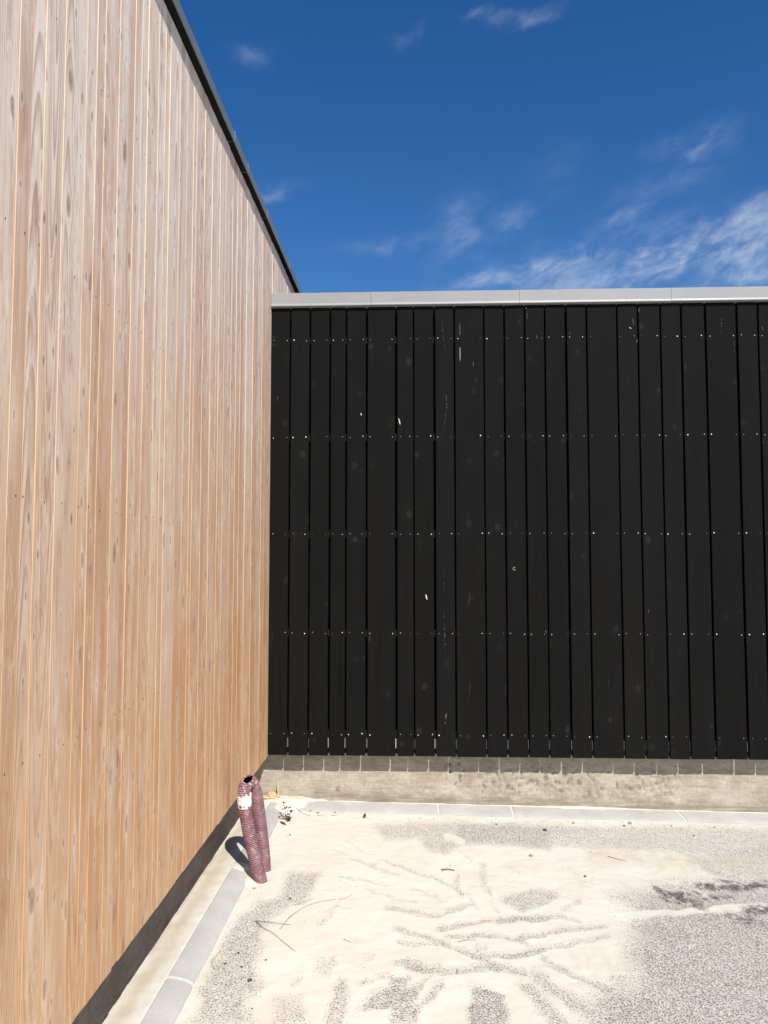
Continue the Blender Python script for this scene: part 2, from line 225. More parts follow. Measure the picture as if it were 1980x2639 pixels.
    c = t.mix(t.mul(pk, .8), c, (0.24, 0.14, 0.11))
    # broad smears of darker heart between paler streaks
    sm = t.noise(t.comb(t.mul(y, 26), t.mul(z, 3.2), t.add(sz, 31)), 1.0, 4, .6, .5)
    c = t.mix(t.ss(sm, .55, .66, 0, .42), c, t.mix(top, (0.44, 0.225, 0.115), (0.50, 0.335, 0.25)))
    c = t.mix(t.ss(sm, .34, .45, .40, 0), c, t.mix(top, (0.70, 0.53, 0.38), (0.88, 0.80, 0.72)))
    # small lens-shaped figure left by the planer: pale and brown flecks
    fk = t.noise(t.comb(t.add(t.mul(y, 58), t.mul(z, 1.5)), t.mul(z, 10.0), t.add(sz, 53)), 1.0, 3, .6, 1.1)
    zone = t.ss(t.noise(t.comb(t.mul(y, 9), t.mul(z, 1.6), t.add(sz, 71)), 1.0, 2), .42, .60)
    c = t.mix(t.mul(t.ss(fk, .53, .61, 0, .62), zone), c, t.mix(top, (0.76, 0.57, 0.38), (0.92, 0.85, 0.76)))
    c = t.mix(t.mul(t.ss(fk, .37, .45, .27, 0), zone), c, t.mix(top, (0.42, 0.205, 0.10), (0.47, 0.30, 0.22)))
    c = t.scalec(c, t.ss(fib, .2, .8, .88, 1.10))
    if edge:
        c = t.mix(t.ss(fib, .3, .7, .70, .9), c, t.mix(top, (0.58, 0.31, 0.115), (0.80, 0.63, 0.41)))
    t.put(p.inputs['Base Color'], c)
    p.inputs['Roughness'].default_value = .62
    p.inputs['Specular IOR Level'].default_value = .35
    h = t.add(t.add(t.mul(late, .35), t.mul(fib, .25)), t.mul(knot, -.8))
    t.put(p.inputs['Normal'], t.bump(h, .0006, .8))
    return m
M_wood = wood_material('weathered_softwood'); M_edge = wood_material('fresh_board_edge', True)

# black stained sawn boards
def black_material():
    m, t, p = material('black_stained_board')
    tcn = t.new('ShaderNodeTexCoord'); oi = t.new('ShaderNodeObjectInfo')
    sc = t.new('ShaderNodeSeparateColor'); t.l.new(oi.outputs['Color'], sc.inputs[0])
    seed, tone = sc.outputs[0], sc.outputs[2]
    x, y, z = t.sep(tcn.outputs['Object']); sz = t.mul(seed, 91.0)
    kv = t.comb(t.add(t.mul(x, 8.0), sz), t.add(t.mul(z, 2.3), sz), 0.0)
    vo = t.new('ShaderNodeTexVoronoi', voronoi_dimensions='2D', feature='F1'); t.put(vo.inputs['Vector'], kv)
    vo.inputs['Scale'].default_value = 1.0
    sub = t.new('ShaderNodeVectorMath', operation='SUBTRACT'); t.put(sub.inputs[0], kv); t.l.new(vo.outputs['Position'], sub.inputs[1])
    sx, sy, _ = t.sep(sub.outputs[0]); ky = t.m('DIVIDE', sx, 8.0); kz = t.m('DIVIDE', sy, 2.3)
    kc = t.new('ShaderNodeSeparateColor'); t.l.new(vo.outputs['Color'], kc.inputs[0])
    size = t.ss(kc.outputs[0], 0, 1, .45, 1.1)
    wob = t.noise(t.comb(t.mul(x, 60), t.mul(z, 45), sz), 1.0, 2)
    kd = t.add(t.m('DIVIDE', t.m('SQRT', t.add(t.mul(ky, ky), t.mul(t.mul(kz, kz), .55))), t.mul(size, .020)), t.mul(t.sub(wob, .5), .8))
    here = t.mul(t.ss(kc.outputs[1], .45, .5), t.ss(kc.outputs[2], 0, 1, .25, 1))
    knot = t.mul(here, t.ss(kd, .5, 1.05, 1, 0))
    ringk = t.mul(here, t.mul(t.ss(kd, 1.0, 4.5, .7, 0), t.ss(t.m('SINE', t.mul(kd, 9.0)), .2, .9)))
    grain = t.noise(t.comb(t.mul(x, 130), t.mul(z, 1.6), sz), 1.0, 4, .6)
    fuzz = t.noise(t.comb(t.mul(x, 900), t.mul(z, 120), sz), 1.0, 2, .6)
    blot = t.noise(t.comb(t.mul(x, 6), t.mul(z, 1.5), sz), 1.0, 3, .5)
    low = t.ss(z, .2, 3.2, 1, 0)
    base = t.mix(t.mul(low, t.ss(blot, .3, .7, .3, 1)), (0.0046, 0.0047, 0.0046), (0.0062, 0.0057, 0.0049))
    c = t.scalec(base, t.add(t.ss(grain, .25, .75, .78, 1.2), t.mul(t.sub(tone, .5), .35)))
    c = t.mix(t.mul(knot, .55), c, (0.022, 0.022, 0.021))
    c = t.mix(t.mul(ringk, .18), c, (0.03, 0.029, 0.028))
    sp = t.ss(t.noise(t.comb(t.mul(x, 260), t.mul(z, 120), sz), 1.0, 1), .80, .86)
    c = t.mix(t.mul(sp, .5), c, (.12, .11, .1))
    t.put(p.inputs['Base Color'], c)
    p.inputs['Roughness'].default_value = .75
    p.inputs['Specular IOR Level'].default_value = .10
    t.put(p.inputs['Normal'], t.bump(t.add(t.mul(grain, .6), t.add(t.mul(fuzz, .3), t.mul(knot, .6))), .0012, .7))
    return m
M_black = black_material()
M_void = simple('membrane_and_void_black', (0.006, 0.006, 0.006), .9)  # membrane black, also the painted shade inside the left coping
M_batten = simple('dark_batten_wood', (0.03, 0.024, 0.018), .9)
M_screw = simple('stainless_screw_head', (0.86, 0.86, 0.84), .45, 0.0, .05)
M_nail = simple('countersunk_nail', (0.045, 0.035, 0.03), .6, 0.2, .1)
M_galv = simple('galvanised_mesh', (0.72, 0.71, 0.69), .5, .15, .2, 90)

def concrete(name, lo, hi, stain=None, scale=1.0, bumpd=.0015, low_dirt=False):
    m, t, p = material(name)
    g = t.new('ShaderNodeNewGeometry'); P = g.outputs['Position']
    x, y, z = t.sep(P)
    a = t.noise(P, 7*scale, 5, .6); b = t.noise(P, 60*scale, 4, .6); f = t.noise(P, 420, 3, .6)
    c = t.mix(t.ss(t.add(t.mul(a, .6), t.mul(b, .4)), .36, .64), lo, hi)
    if stain:
        s = t.ss(t.noise(t.comb(t.mul(x, 2.2), t.mul(y, 2.2), t.mul(z, 12)), 2.1, 4, .65, .4), .50, .66)
        c = t.mix(t.mul(s, .55), c, stain)
    if low_dirt:
        gzn = t.add(z, t.mul(t.add(x, .8), .015))
        band = t.mul(t.ss(t.add(gzn, t.mul(t.sub(a, .5), .10)), .03, .085, 1, 0), .62)
        streak = t.noise(t.comb(t.mul(x, 5), t.mul(y, 5), t.mul(z, 60)), 1.0, 4, .6)
        c = t.mix(t.mul(band, t.ss(streak, .3, .62)), c, (0.17, 0.13, 0.095))
        rx = t.m('DIVIDE', t.add(x, .475), .022); rz = t.m('DIVIDE', t.sub(z, .082), .032)
        rr = t.add(t.m('SQRT', t.add(t.mul(rx, rx), t.mul(rz, rz))), t.mul(t.sub(b, .5), 2.0))
        c = t.mix(t.ss(rr, .3, 1.1, .6, 0), c, (0.20, 0.085, 0.05))
    # hairline drag marks and pin holes
    pa = t.new('ShaderNodeAttribute', attribute_name='pit'); c = t.mix(t.m('MULTIPLY', t.ss(t.add(pa.outputs['Fac'], t.mul(t.sub(b, .5), .5)), .15, .8), .62), c, tuple(v*.38 for v in lo))  # pits coloured dark: dirt, plus painted shade to deepen the relief
    drag = t.noise(t.comb(t.add(t.mul(x, 9), t.mul(z, 22)), t.mul(y, 9), t.mul(z, 130)), 1.0, 4, .6, .4)
    c = t.scalec(c, t.ss(drag, .3, .7, .90, 1.09))
    pin = t.ss(t.noise(P, 150, 2, .6), .70, .76)
    c = t.mix(t.mul(pin, .4), c, tuple(v*.45 for v in lo))
    c = t.scalec(c, t.ss(f, .2, .8, .9, 1.1))
    t.put(p.inputs['Base Color'], c); p.inputs['Roughness'].default_value = .88
    t.put(p.inputs['Normal'], t.bump(t.add(t.mul(b, .7), t.mul(f, .3)), bumpd))
    return m
M_plinth = concrete('rendered_concrete', (0.315, 0.268, 0.208), (0.44, 0.39, 0.315), (0.28, 0.228, 0.17), 1.0, .003, True)
M_plinthL = concrete('shaded_footing_concrete', (0.145, 0.118, 0.092), (0.225, 0.187, 0.148), (0.09, 0.075, 0.06), 1.0, .002)  # footing's shade put into the colour, darker than the plinth concrete

def kerb_material():
    m, t, p = material('kerb_concrete')
    g = t.new('ShaderNodeNewGeometry'); P = g.outputs['Position']; oi = t.new('ShaderNodeObjectInfo')
    x, y, z = t.sep(P)
    a = t.noise(P, 6, 5, .6); b = t.noise(P, 45, 4, .65); f = t.noise(P, 350, 2, .6)
    c = t.mix(t.ss(a, .35, .65), (0.44, 0.425, 0.40), (0.50, 0.485, 0.46))
    c = t.scalec(c, t.add(.97, t.mul(oi.outputs['Random'], .06)))
    # cement bloom and dusted sand, in brushed patches
    bl = t.ss(t.add(t.mul(t.noise(t.comb(t.mul(x, 9), t.mul(y, 4), 0), 1.0, 5, .65), .65), t.mul(b, .35)), .51, .66)
    c = t.mix(t.mul(bl, .45), c, (0.60, 0.585, 0.56))
    sp = t.ss(t.noise(P, 170, 2, .5), .66, .72)
    c = t.mix(t.mul(sp, .6), c, (0.78, 0.74, 0.66))
    d1 = t.ss(t.noise(P, 90, 2, .5), .71, .76)
    c = t.mix(t.mul(d1, .5), c, (0.2, 0.19, 0.18))
    c = t.scalec(c, t.ss(f, .2, .8, .95, 1.05))
    t.put(p.inputs['Base Color'], c); p.inputs['Roughness'].default_value = .8
    t.put(p.inputs['Normal'], t.bump(t.add(t.mul(b, .6), t.mul(f, .3)), .0012))
    return m
M_kerb = kerb_material()

def ground_material():
    m, t, p = material('sand_over_asphalt')
    g = t.new('ShaderNodeNewGeometry'); P = g.outputs['Position']
    x, y, z = t.sep(P); Q = t.comb(x, y, 0.0)
    def att(n):
        q = t.new('ShaderNodeAttribute', attribute_name=n); return q.outputs['Fac']
    bare, wet, tan = att('bare'), att('wet'), att('tan')
    out = t.sub(1.0, att('inside'))                                 # beyond the measured patch: broad random drifts
    far = t.ss(t.noise(Q, .9, 4, .6), .38, .52)
    e = t.add(bare, t.mul(out, far))
    gr = t.noise(Q, 165, 3, .68)
    vo = t.new('ShaderNodeTexVoronoi', feature='F1'); t.put(vo.inputs['Vector'], Q); vo.inputs['Scale'].default_value = 150
    stone = t.mul(t.sub(.42, vo.outputs['Distance']), .30)
    mid = t.noise(Q, 22, 3, .6)
    ee = t.m('ADD', e, t.mul(t.sub(mid, .5), t.mul(.9, t.ss(e, .02, .4, .12, .75))), None, True)
    thr = t.m('MULTIPLY_ADD', t.m('POWER', t.m('MAXIMUM', ee, 0.0), .6), -.275, .725)
    val = t.add(gr, stone)
    mask = t.ss(t.sub(val, thr), -.018, .045)
    vc = t.new('ShaderNodeSeparateColor'); t.l.new(vo.outputs['Color'], vc.inputs[0])
    asp = t.mix(vc.outputs[0], (0.125, 0.119, 0.109), (0.31, 0.297, 0.275))
    asp = t.mix(t.ss(vc.outputs[1], .86, .9), asp, (0.42, 0.40, 0.37))
    wetf = t.ss(t.mul(wet, t.ss(t.noise(t.comb(t.mul(x, 17), t.mul(y, 11), 3.0), 1.0, 7, .70, .35), .38, .60)), .06, .72)
    asp = t.scalec(asp, t.m('SUBTRACT', 1.0, t.mul(wetf, .84)))
    sand = t.mix(t.ss(t.noise(Q, 3.1, 4, .55), .35, .7), (0.685, 0.66, 0.575), (0.655, 0.615, 0.52))
    sand = t.mix(t.m('MULTIPLY', t.ss(t.add(tan, t.mul(t.sub(t.noise(t.comb(t.mul(x, 16), t.mul(y, 5), 0), 1.0, 5, .65), .5), 1.0)), .15, 1.0), .75), sand, (0.50, 0.40, 0.275))
    sand = t.scalec(sand, t.ss(t.noise(Q, 500, 2, .5), .2, .8, .955, 1.04))
    # sand lying in a thin film over the stones keeps a greyer tone
    film = t.mul(t.ss(ee, .15, .9), .30)
    sand = t.mix(film, sand, (0.46, 0.44, 0.40))
    sand = t.scalec(sand, t.m('SUBTRACT', 1.0, t.mul(wetf, .62)))
    c = t.mix(mask, sand, asp)
    t.put(p.inputs['Base Color'], c); p.inputs['Roughness'].default_value = .9
    p.inputs['Specular IOR Level'].default_value = .25
    soft = t.noise(Q, 9, 4, .55)
    h = t.add(t.mul(t.mul(val, t.ss(ee, 0, .35, .12, 1.0)), .0035), t.mul(soft, .0022))
    t.put(p.inputs['Normal'], t.bump(h, 1.0, .8))
    return m
M_ground = ground_material()
M_mortar = simple('sand_filled_joint', (0.62, 0.575, 0.49), .9, 0, .12, 80)

def zinc(name, col, rough, metal):
    m, t, p = material(name)
    g = t.new('ShaderNodeNewGeometry'); P = g.outputs['Position']; x, y, z = t.sep(P)
    a = t.noise(P, 3.5, 4, .6); b = t.noise(t.comb(t.mul(x, 4), t.mul(y, 4), t.mul(z, 60)), 1.0, 3)
    f = t.noise(P, 260, 3, .6)
    k = t.add(t.mul(t.sub(a, .5), .22), t.add(t.mul(t.sub(b, .5), .12), t.mul(t.sub(f, .5), .10)))
    t.put(p.inputs['Base Color'], t.scalec(col, t.add(1.0, k)))
    t.put(p.inputs['Roughness'], t.add(rough, t.mul(t.sub(a, .5), .2))); p.inputs['Metallic'].default_value = metal
    t.put(p.inputs['Normal'], t.bump(a, .004, .35))
    return m
M_zinc = zinc('grey_coated_coping', (0.27, 0.27, 0.262), .5, .1)
M_zincD = zinc('dull_zinc_coping', (0.20, 0.215, 0.215), .5, .35)
M_roof = simple('roof_felt', (0.05, 0.05, 0.05), .9, 0, .2, 20)

def hose_material():
    m, t, p = material('purple_corrugated_plastic')
    g = t.new('ShaderNodeNewGeometry'); P = g.outputs['Position']; x, y, z = t.sep(P)
    a = t.noise(P, 18, 4, .6)
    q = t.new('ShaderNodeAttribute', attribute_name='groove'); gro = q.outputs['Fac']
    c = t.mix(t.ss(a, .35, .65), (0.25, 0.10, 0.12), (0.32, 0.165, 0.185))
    c = t.mix(t.ss(gro, .30, .75, 0, .92), c, (0.03, 0.010, 0.015))  # groove shade painted into the colour to bring out the ribs
    dust = t.ss(t.noise(P, 32, 4, .6), .50, .68)
    c = t.mix(t.mul(dust, .38), c, (0.42, 0.36, 0.33))
    sp = t.ss(t.add(t.noise(P, 95, 3, .6), t.add(t.ss(z, .36, .44, 0, .07), t.ss(y, 3.70, 3.74, .03, -.02))), .68, .71)
    c = t.mix(t.mul(sp, .9), c, (0.78, 0.75, 0.71))
    t.put(p.inputs['Base Color'], c); p.inputs['Roughness'].default_value = .55
    return m
M_hose = hose_material()
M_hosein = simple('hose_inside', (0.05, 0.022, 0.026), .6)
M_plaster = simple('dried_white_plaster', (0.66, 0.65, 0.61), .9, 0, .28, 90, .004)
M_leaf = simple('dusty_weed_leaf', (0.045, 0.055, 0.03), .7, 0, .3, 90)
M_stem = simple('weed_stem', (0.13, 0.11, 0.06), .8, 0, .2, 90)
M_red = simple('dry_red_leaf', (0.14, 0.062, 0.045), .7, 0, .3, 60)
M_straw = simple('dry_straw', (0.55, 0.40, 0.20), .8, 0, .25, 60)
M_twig = simple('grey_twig', (0.115, 0.10, 0.085), .9, 0, .25, 80)
M_peb = {'dark': simple('dark_pebble', (0.065, 0.062, 0.058), .8, 0, .3, 120),
         'grey': simple('grey_pebble', (0.24, 0.225, 0.205), .85, 0, .25, 120),
         'tan': simple('tan_pebble', (0.47, 0.405, 0.32), .85, 0, .2, 120),
         'pale': simple('pale_pebble', (0.55, 0.52, 0.46), .85, 0, .15, 120)}
M_peb['chunk'] = M_peb['dark']
M_chip = simple('bare_wood_chip', (0.66, 0.58, 0.48), .8, 0, .15, 90)
M_scuff = simple('pale_scuff', (0.11, 0.105, 0.10), .8, 0, .45, 260)
M_scuffd = simple('faint_scuff', (0.028, 0.027, 0.026), .8, 0, .5, 260)

# ------------------------------------------------------------------ ground
X0, X1, Y0, Y1, ST = -1.03, 2.95, 0.9, 4.85, 0.0105
xs = np.arange(X0, X1 + 1e-6, ST); ys = np.arange(Y0, Y1 + 1e-6, ST)
GX, GY = np.meshgrid(xs, ys)
def vnoise(scale, seed):                                            # smooth value noise on the grid
    r = np.random.RandomState(seed); n = 256; tb = r.rand(n, n)
    u = (GX + 50)/scale; v = (GY + 50)/scale
    iu = np.floor(u).astype(int); iv = np.floor(v).astype(int); fu = u-iu; fv = v-iv
    fu = fu*fu*(3-2*fu); fv = fv*fv*(3-2*fv)
    g = lambda a, b: tb[b % n, a % n]
    return (g(iu,iv)*(1-fu)+g(iu+1,iv)*fu)*(1-fv)+(g(iu,iv+1)*(1-fu)+g(iu+1,iv+1)*fu)*fv - .5
WX = GX + vnoise(.13, 21)*.030 + vnoise(.05, 1)*.018 + vnoise(.02, 2)*.008; WY = GY + vnoise(.15, 23)*.045 + vnoise(.05, 3)*.026 + vnoise(.02, 4)*.008
def sstep(x, lo, hi): q = np.clip((x-lo)/(hi-lo), 0, 1); return q*q*(3-2*q)
AN = .46                                                            # the sweeps lie broader along the yard than across it
def dline(pts):
    dm = np.full(GX.shape, 9.0)
    for (ax, ay), (bx, by) in zip(pts[:-1], pts[1:]):
        ux, uy = bx-ax, by-ay; L = ux*ux+uy*uy*AN*AN + 1e-12
        tt = np.clip(((WX-ax)*ux+(WY-ay)*uy*AN*AN)/L, 0, 1)
        dm = np.minimum(dm, np.hypot(WX-ax-tt*ux, (WY-ay-tt*uy)*AN))
    return dm
def dpoly(pts):                                                     # signed: negative inside
    dm = dline(pts + [pts[0]]); ins = np.zeros(GX.shape, bool); n = len(pts)
    for i in range(n):
        (ax, ay), (bx, by) = pts[i], pts[(i+1) % n]
        if ay == by: continue
        c = ((ay > WY) != (by > WY)) & (WX < (bx-ax)*(WY-ay)/(by-ay)+ax); ins ^= c
    return np.where(ins, -dm, dm)
keep = np.ones(GX.shape); ridge = np.zeros(GX.shape)
for pts, wd, s in STROKES:
    dl = dline(pts); wd = max(wd*1.2, .006)
    s *= .80; keep *= 1 - s*(1-sstep(dl, wd*.25, wd*1.7)); ridge += s*np.exp(-((dl-wd*1.9)/(wd*.8+.004))**2)
for pts, s, so in POLYS:
    so = max(so*1.7, .015); dp = dpoly(pts)
    keep *= 1 - s*(1-sstep(dp, -so*.9, so*.9)); ridge += .5*s*np.exp(-((dp-so*1.5)/(so+.01))**2)
bare = 1 - keep
for pts, wd, s in COVER: bare *= 1 - s*(1-sstep(dline(pts), wd*.6, wd*1.5))
bare = np.clip(bare + .035 + .05*sstep(vnoise(.11, 11)+vnoise(.3, 12), .1, .7), 0, 1)
bare = np.maximum(bare, .42*np.exp(-((GY-4.52)/.06)**2)*sstep(GX, -.35, .1))
wet = np.zeros(GX.shape); tan = np.zeros(GX.shape)
for pts, wd, s in WET: wet = np.maximum(wet, s*(1-sstep(dline(pts), wd*.1, wd*2.6)))
for pts, wd, s in TAN: tan = np.maximum(tan, .85*s*(1-sstep(dline(pts), 0, wd*2.6)))
slope = -0.015*(GX + .8)
Z = slope + .0025*vnoise(.06, 5) + .004*vnoise(.17, 6) + .0006*ridge - .0008*sstep(bare, .1, .8)
Z += sstep(1-bare, .3, .9)*(.0022*vnoise(.03, 7) + .0012*vnoise(.014, 8))
# strips behind both kerbs, and the sand heaped on the kerbs
k = sstep(-.872 - GX, 0, .012); Z = Z*(1-k) + (.0255 + .003*vnoise(.05, 9) + .0015*vnoise(.02, 10))*k
bare = np.maximum(bare, .93*np.minimum(1, wet*1.2)); bare *= 1-k; tan = np.maximum(tan, k*(.30+.5*np.exp(-((GX+.955)/.035)**2)))
ew = 4.822 + .016*vnoise(.22, 13) - .030*np.exp(-((GX-.98)/.26)**2) - .012*np.exp(-((GX-.62)/.10)**2)
k2 = sstep(GY - ew, 0, .014); Z = Z*(1-k2) + (slope + .0095 + .0065*np.exp(-((GX-.98)/.34)**2) + .004*vnoise(.16, 31) + .002*vnoise(.04, 14))*k2*(1-k) + Z*k*k2
bare *= 1-k2
def mound(cx, cy, rx, ry, h):
    q = np.hypot((GX-cx)/rx, (GY-cy)/ry) + vnoise(.06, 15)*.35
    fl = 1-sstep(q, .35, 1.25)
    return np.where(fl > 0, slope + h*fl - .004, -1.0)
Zm = np.maximum(Z, mound(-.80, 4.83, .26, .17, .035)); Zm = np.maximum(Zm, mound(-.80, 4.68, .075, .10, .028))
Zm = np.maximum(Zm, mound(-.845, 3.765, .08, .065, .032)); Zm = np.maximum(Zm, mound(-.77, 3.70, .07, .10, .014))
bare = np.where(Zm > Z + .002, bare*.3, bare); Z = Zm
# the bed of the kerb stones lies low, except where sand has buried them
kb = ((GX > -.868) & (GX < -.80) & (GY < 4.62)) | ((GY > 4.665) & (GY < 4.80) & (GX > -.66))
Z = np.where(kb & (Z < .022), np.minimum(Z, slope-.02), Z)
inside = np.clip(np.minimum(np.minimum((X1-GX)/.35, (GY-Y0)/.35), 1), 0, 1); inside = inside*inside*(3-2*inside)
ny, nx = GX.shape
co = np.stack([GX, GY, Z], -1).reshape(-1, 3)
idx = np.arange(ny*nx).reshape(ny, nx)
fa = np.stack([idx[:-1, :-1], idx[:-1, 1:], idx[1:, 1:], idx[1:, :-1]], -1).reshape(-1, 4)
me = bpy.data.meshes.new('yard_ground')
me.vertices.add(len(co)); me.vertices.foreach_set('co', co.ravel())
me.loops.add(fa.size); me.loops.foreach_set('vertex_index', fa.ravel().astype(np.int32))
me.polygons.add(len(fa)); me.polygons.foreach_set('loop_start', np.arange(0, fa.size, 4, dtype=np.int32))
me.update(calc_edges=True); me.polygons.foreach_set('use_smooth', [True]*len(fa))
for nm, ar in (('bare', bare), ('wet', wet), ('tan', tan), ('inside', inside)):
    at = me.attributes.new(nm, 'FLOAT', 'POINT'); at.data.foreach_set('value', ar.ravel().astype(np.float32))
me.materials.append(M_ground)
yard = bpy.data.objects.new('yard_ground', me); tag(link(yard), kind='structure')
def zat(x, y):
    i = min(max(int(round((x-X0)/ST)), 0), nx-1); j = min(max(int(round((y-Y0)/ST)), 0), ny-1); return float(Z[j, i])
# the rest of the yard and land, with an opening where the detailed patch lies
gx = [-600, -60, -8, X0-.02, X0+.001, X1-.002, 6, 60, 600]; gy = [-600, -60, -4, Y0+.002, Y1-.002, 9, 60, 600]
v = []; f = []
for yy in gy:
    for xx in gx: v.append((xx, yy, gz(xx)))
for j in range(len(gy)-1):
    for i in range(len(gx)-1):
        if gx[i] == X0+.001 and gy[j] == Y0+.002: continue
        a = j*len(gx)+i; f.append((a, a+1, a+1+len(gx), a+len(gx)))
tag(obj('ground', v, f, M_ground), kind='structure')

# ------------------------------------------------------------------ kerbs
def kerb_stone(name, parent, prof, a, b, along):
    # prof: (distance from back edge, height) ; bevelled ends
    n = len(prof); secs = [(a+.001, .006), (a+.007, 0), (b-.007, 0), (b-.001, .006)]
    v = []
    for s, drop in secs:
        for q, h in prof:
            hh = h-drop if h > -.02 else h
            if along == 'y': v.append((-.883+q, s, hh))
            else: v.append((s, 4.826-q, hh + gz(s)))
    f = []
    for i in range(3):
        for j in range(n-1):
            p0, p1, p2, p3 = i*n+j, i*n+j+1, (i+1)*n+j+1, (i+1)*n+j
            f.append((p0, p1, p2, p3) if along == 'x' else (p0, p3, p2, p1)[::1])
    f.append(tuple(range(n))); f.append(tuple(range(3*n, 4*n))[::-1])
    o = obj(name, v, f, M_kerb, parent, smooth=False)
    bm = bmesh.new(); bm.from_mesh(o.data); bmesh.ops.recalc_face_normals(bm, faces=bm.faces); bm.to_mesh(o.data); bm.free()
    return o
profL = [(0, -.06), (0, .022), (.002, .0255), (.006, .0275), (.02, .0266), (.035, .0250), (.05, .0224), (.06, .0202), (.070, .0174), (.079, .0142), (.086, .0110), (.092, .0074), (.0965, .003), (.0995, -.002), (.1015, -.010), (.102, -.06)]
profD = [(0, -.06), (0, .010), (.008, .0135), (.07, .0130), (.12, .0100), (.150, .0060), (.168, .001), (.177, -.006), (.181, -.06)]
KL = empty('kerb', (0, 0, 0), 'bluish grey rounded kerb running under the pale timber wall', 'kerb', 'concrete kerbs along the foot of the two walls')
KD = empty('kerb', (0, 0, 0), 'low grey kerb dusted with sand below the black boards', 'kerb', 'concrete kerbs along the foot of the two walls')
yk = [-1.3, -.28, .74, 1.765, 2.78, 3.79, 4.74]
for a, b in zip(yk[:-1], yk[1:]): kerb_stone('kerb_stone', KL, profL, a+.002, b-.002, 'y')
xk = [-.76, .145, .59, 1.60, 2.62, 3.63]
for a, b in zip(xk[:-1], xk[1:]): kerb_stone('kerb_stone', KD, profD, a+.002, b-.002, 'x')
def ribbon_under(prof, a, b, along, parent):
    n = len(prof); v = []; f = []
    N = 12
    for i in range(N+1):
        s = a+(b-a)*i/N
        for q, h in prof:
            hh = h-.0035 if h > -.02 else h
            v.append((-.881+q*.975, s, hh) if along == 'y' else (s, 4.824-q*.98, hh+gz(s)))
    for i in range(N):
        for j in range(n-1): f.append((i*n+j, i*n+j+1, (i+1)*n+j+1, (i+1)*n+j))
    o = obj('joint_mortar', v, f, M_mortar, parent); return o
ribbon_under(profL, -1.29, 4.72, 'y', KL); ribbon_under(profD, -.70, 3.62, 'x', KD)

# ------------------------------------------------------------------ pale timber building (left)
LB = empty('timber_building', (-.9, 0, 0), 'tall pale larch clad building with narrow vertical boards and a thin dull zinc edge', 'building')
FX = -.9
edges = [1.651, 1.714, 1.773, 1.874, 2.001, 2.066, 2.124, 2.228, 2.308, 2.356, 2.419, 2.477, 2.582, 2.657, 2.707, 2.83, 2.928, 3.013, 3.058, 3.18, 3.247, 3.309, 3.401, 3.444, 3.544, 3.62, 3.692, 3.79, 3.882, 3.958, 4.017, 4.105, 4.192, 4.316, 4.446, 4.546, 4.7]
W3 = [.045, .065, .065, .085, .105, .125]
r2 = random.Random(21)
while edges[-1] < 9.4: edges.append(edges[-1] + r2.choice(W3))
while edges[0] > -1.4: edges.insert(0, edges[0] - r2.choice(W3))
tones = {1: .9, 14: 1.0}
nail_me = mesh('nail', *(lambda c: ([(0,0,0)]+[(0, math.cos(i*PI/3)*.0024, math.sin(i*PI/3)*.0032) for i in range(6)], [(0, i+1, (i+1) % 6+1) for i in range(6)]))(0), M_nail)
nn = 0
i0 = edges.index(1.651)
for i, (a, b) in enumerate(zip(edges[:-1], edges[1:])):
    wd = b-a; gap = rnd.choice([.0015, .0022, .003, .0045]); pr = rnd.uniform(-.0008, .0014)
    yc = (a+b)/2; hw = (wd-gap)/2; zb = .300+rnd.uniform(-.0018, .0018); zt = 3.530
    cy0 = -hw; cy1 = hw; c = .0012
    # section with eased arrises; slight bow along the length
    sec = [(-.024, cy0), (pr-c, cy0), (pr, cy0+c), (pr, cy1-c), (pr-c, cy1), (-.024, cy1)]
    zsl = [zb, .9, 1.7, 2.5, 3.1, zt]; v = []; f = []; mi = []
    for k, zz_ in enumerate(zsl):
        bow = 0 if k in (0, 5) else rnd.uniform(-.0006, .0006)
        for (xx, yy) in sec: v.append((xx + (rnd.uniform(-.0004, .0004) if xx > -.02 else 0), yy+bow, zz_ + (rnd.uniform(-.0016, .0016) if k == 0 else 0)))
    for k in range(5):
        for j in range(6):
            q = (j+1) % 6; f.append((k*6+j, (k+1)*6+j, (k+1)*6+q, k*6+q)); mi.append(0 if j in (2, 3) else 1)
    f.append(tuple(range(6))); mi.append(1); f.append(tuple(range(30, 36))[::-1]); mi.append(1)
    o = obj('board', v, f, [M_wood, M_edge], LB, (0, yc, 0), mi=mi)
    tone = tones.get(i-i0, rnd.choice([.2, .35, .45, .5, .6, .8]))
    o.color = (rnd.random(), rnd.random(), tone, rnd.uniform(.15, .75))
    if -1 <= i-i0 <= 48:
        for k in range(1, 6):
            if nn >= 290: break
            q = bpy.data.objects.new('nail', nail_me); link(q, o)
            q.location = (pr+.0005, rnd.uniform(-.25, .25)*wd + (.12*wd if k % 2 else -.12*wd), .44+.608*k+rnd.uniform(-.008, .008) if k < 5 else 3.40); nn += 1
# parts behind and above
o = obj('sheathing', *box(-.098, -1.4, .335, -.032, 9.45, 3.50), M_void, LB)
o = obj('inner_body', *box(-6.0, -1.4, -.1, -.112, 9.45, 3.46), M_plinthL, LB)
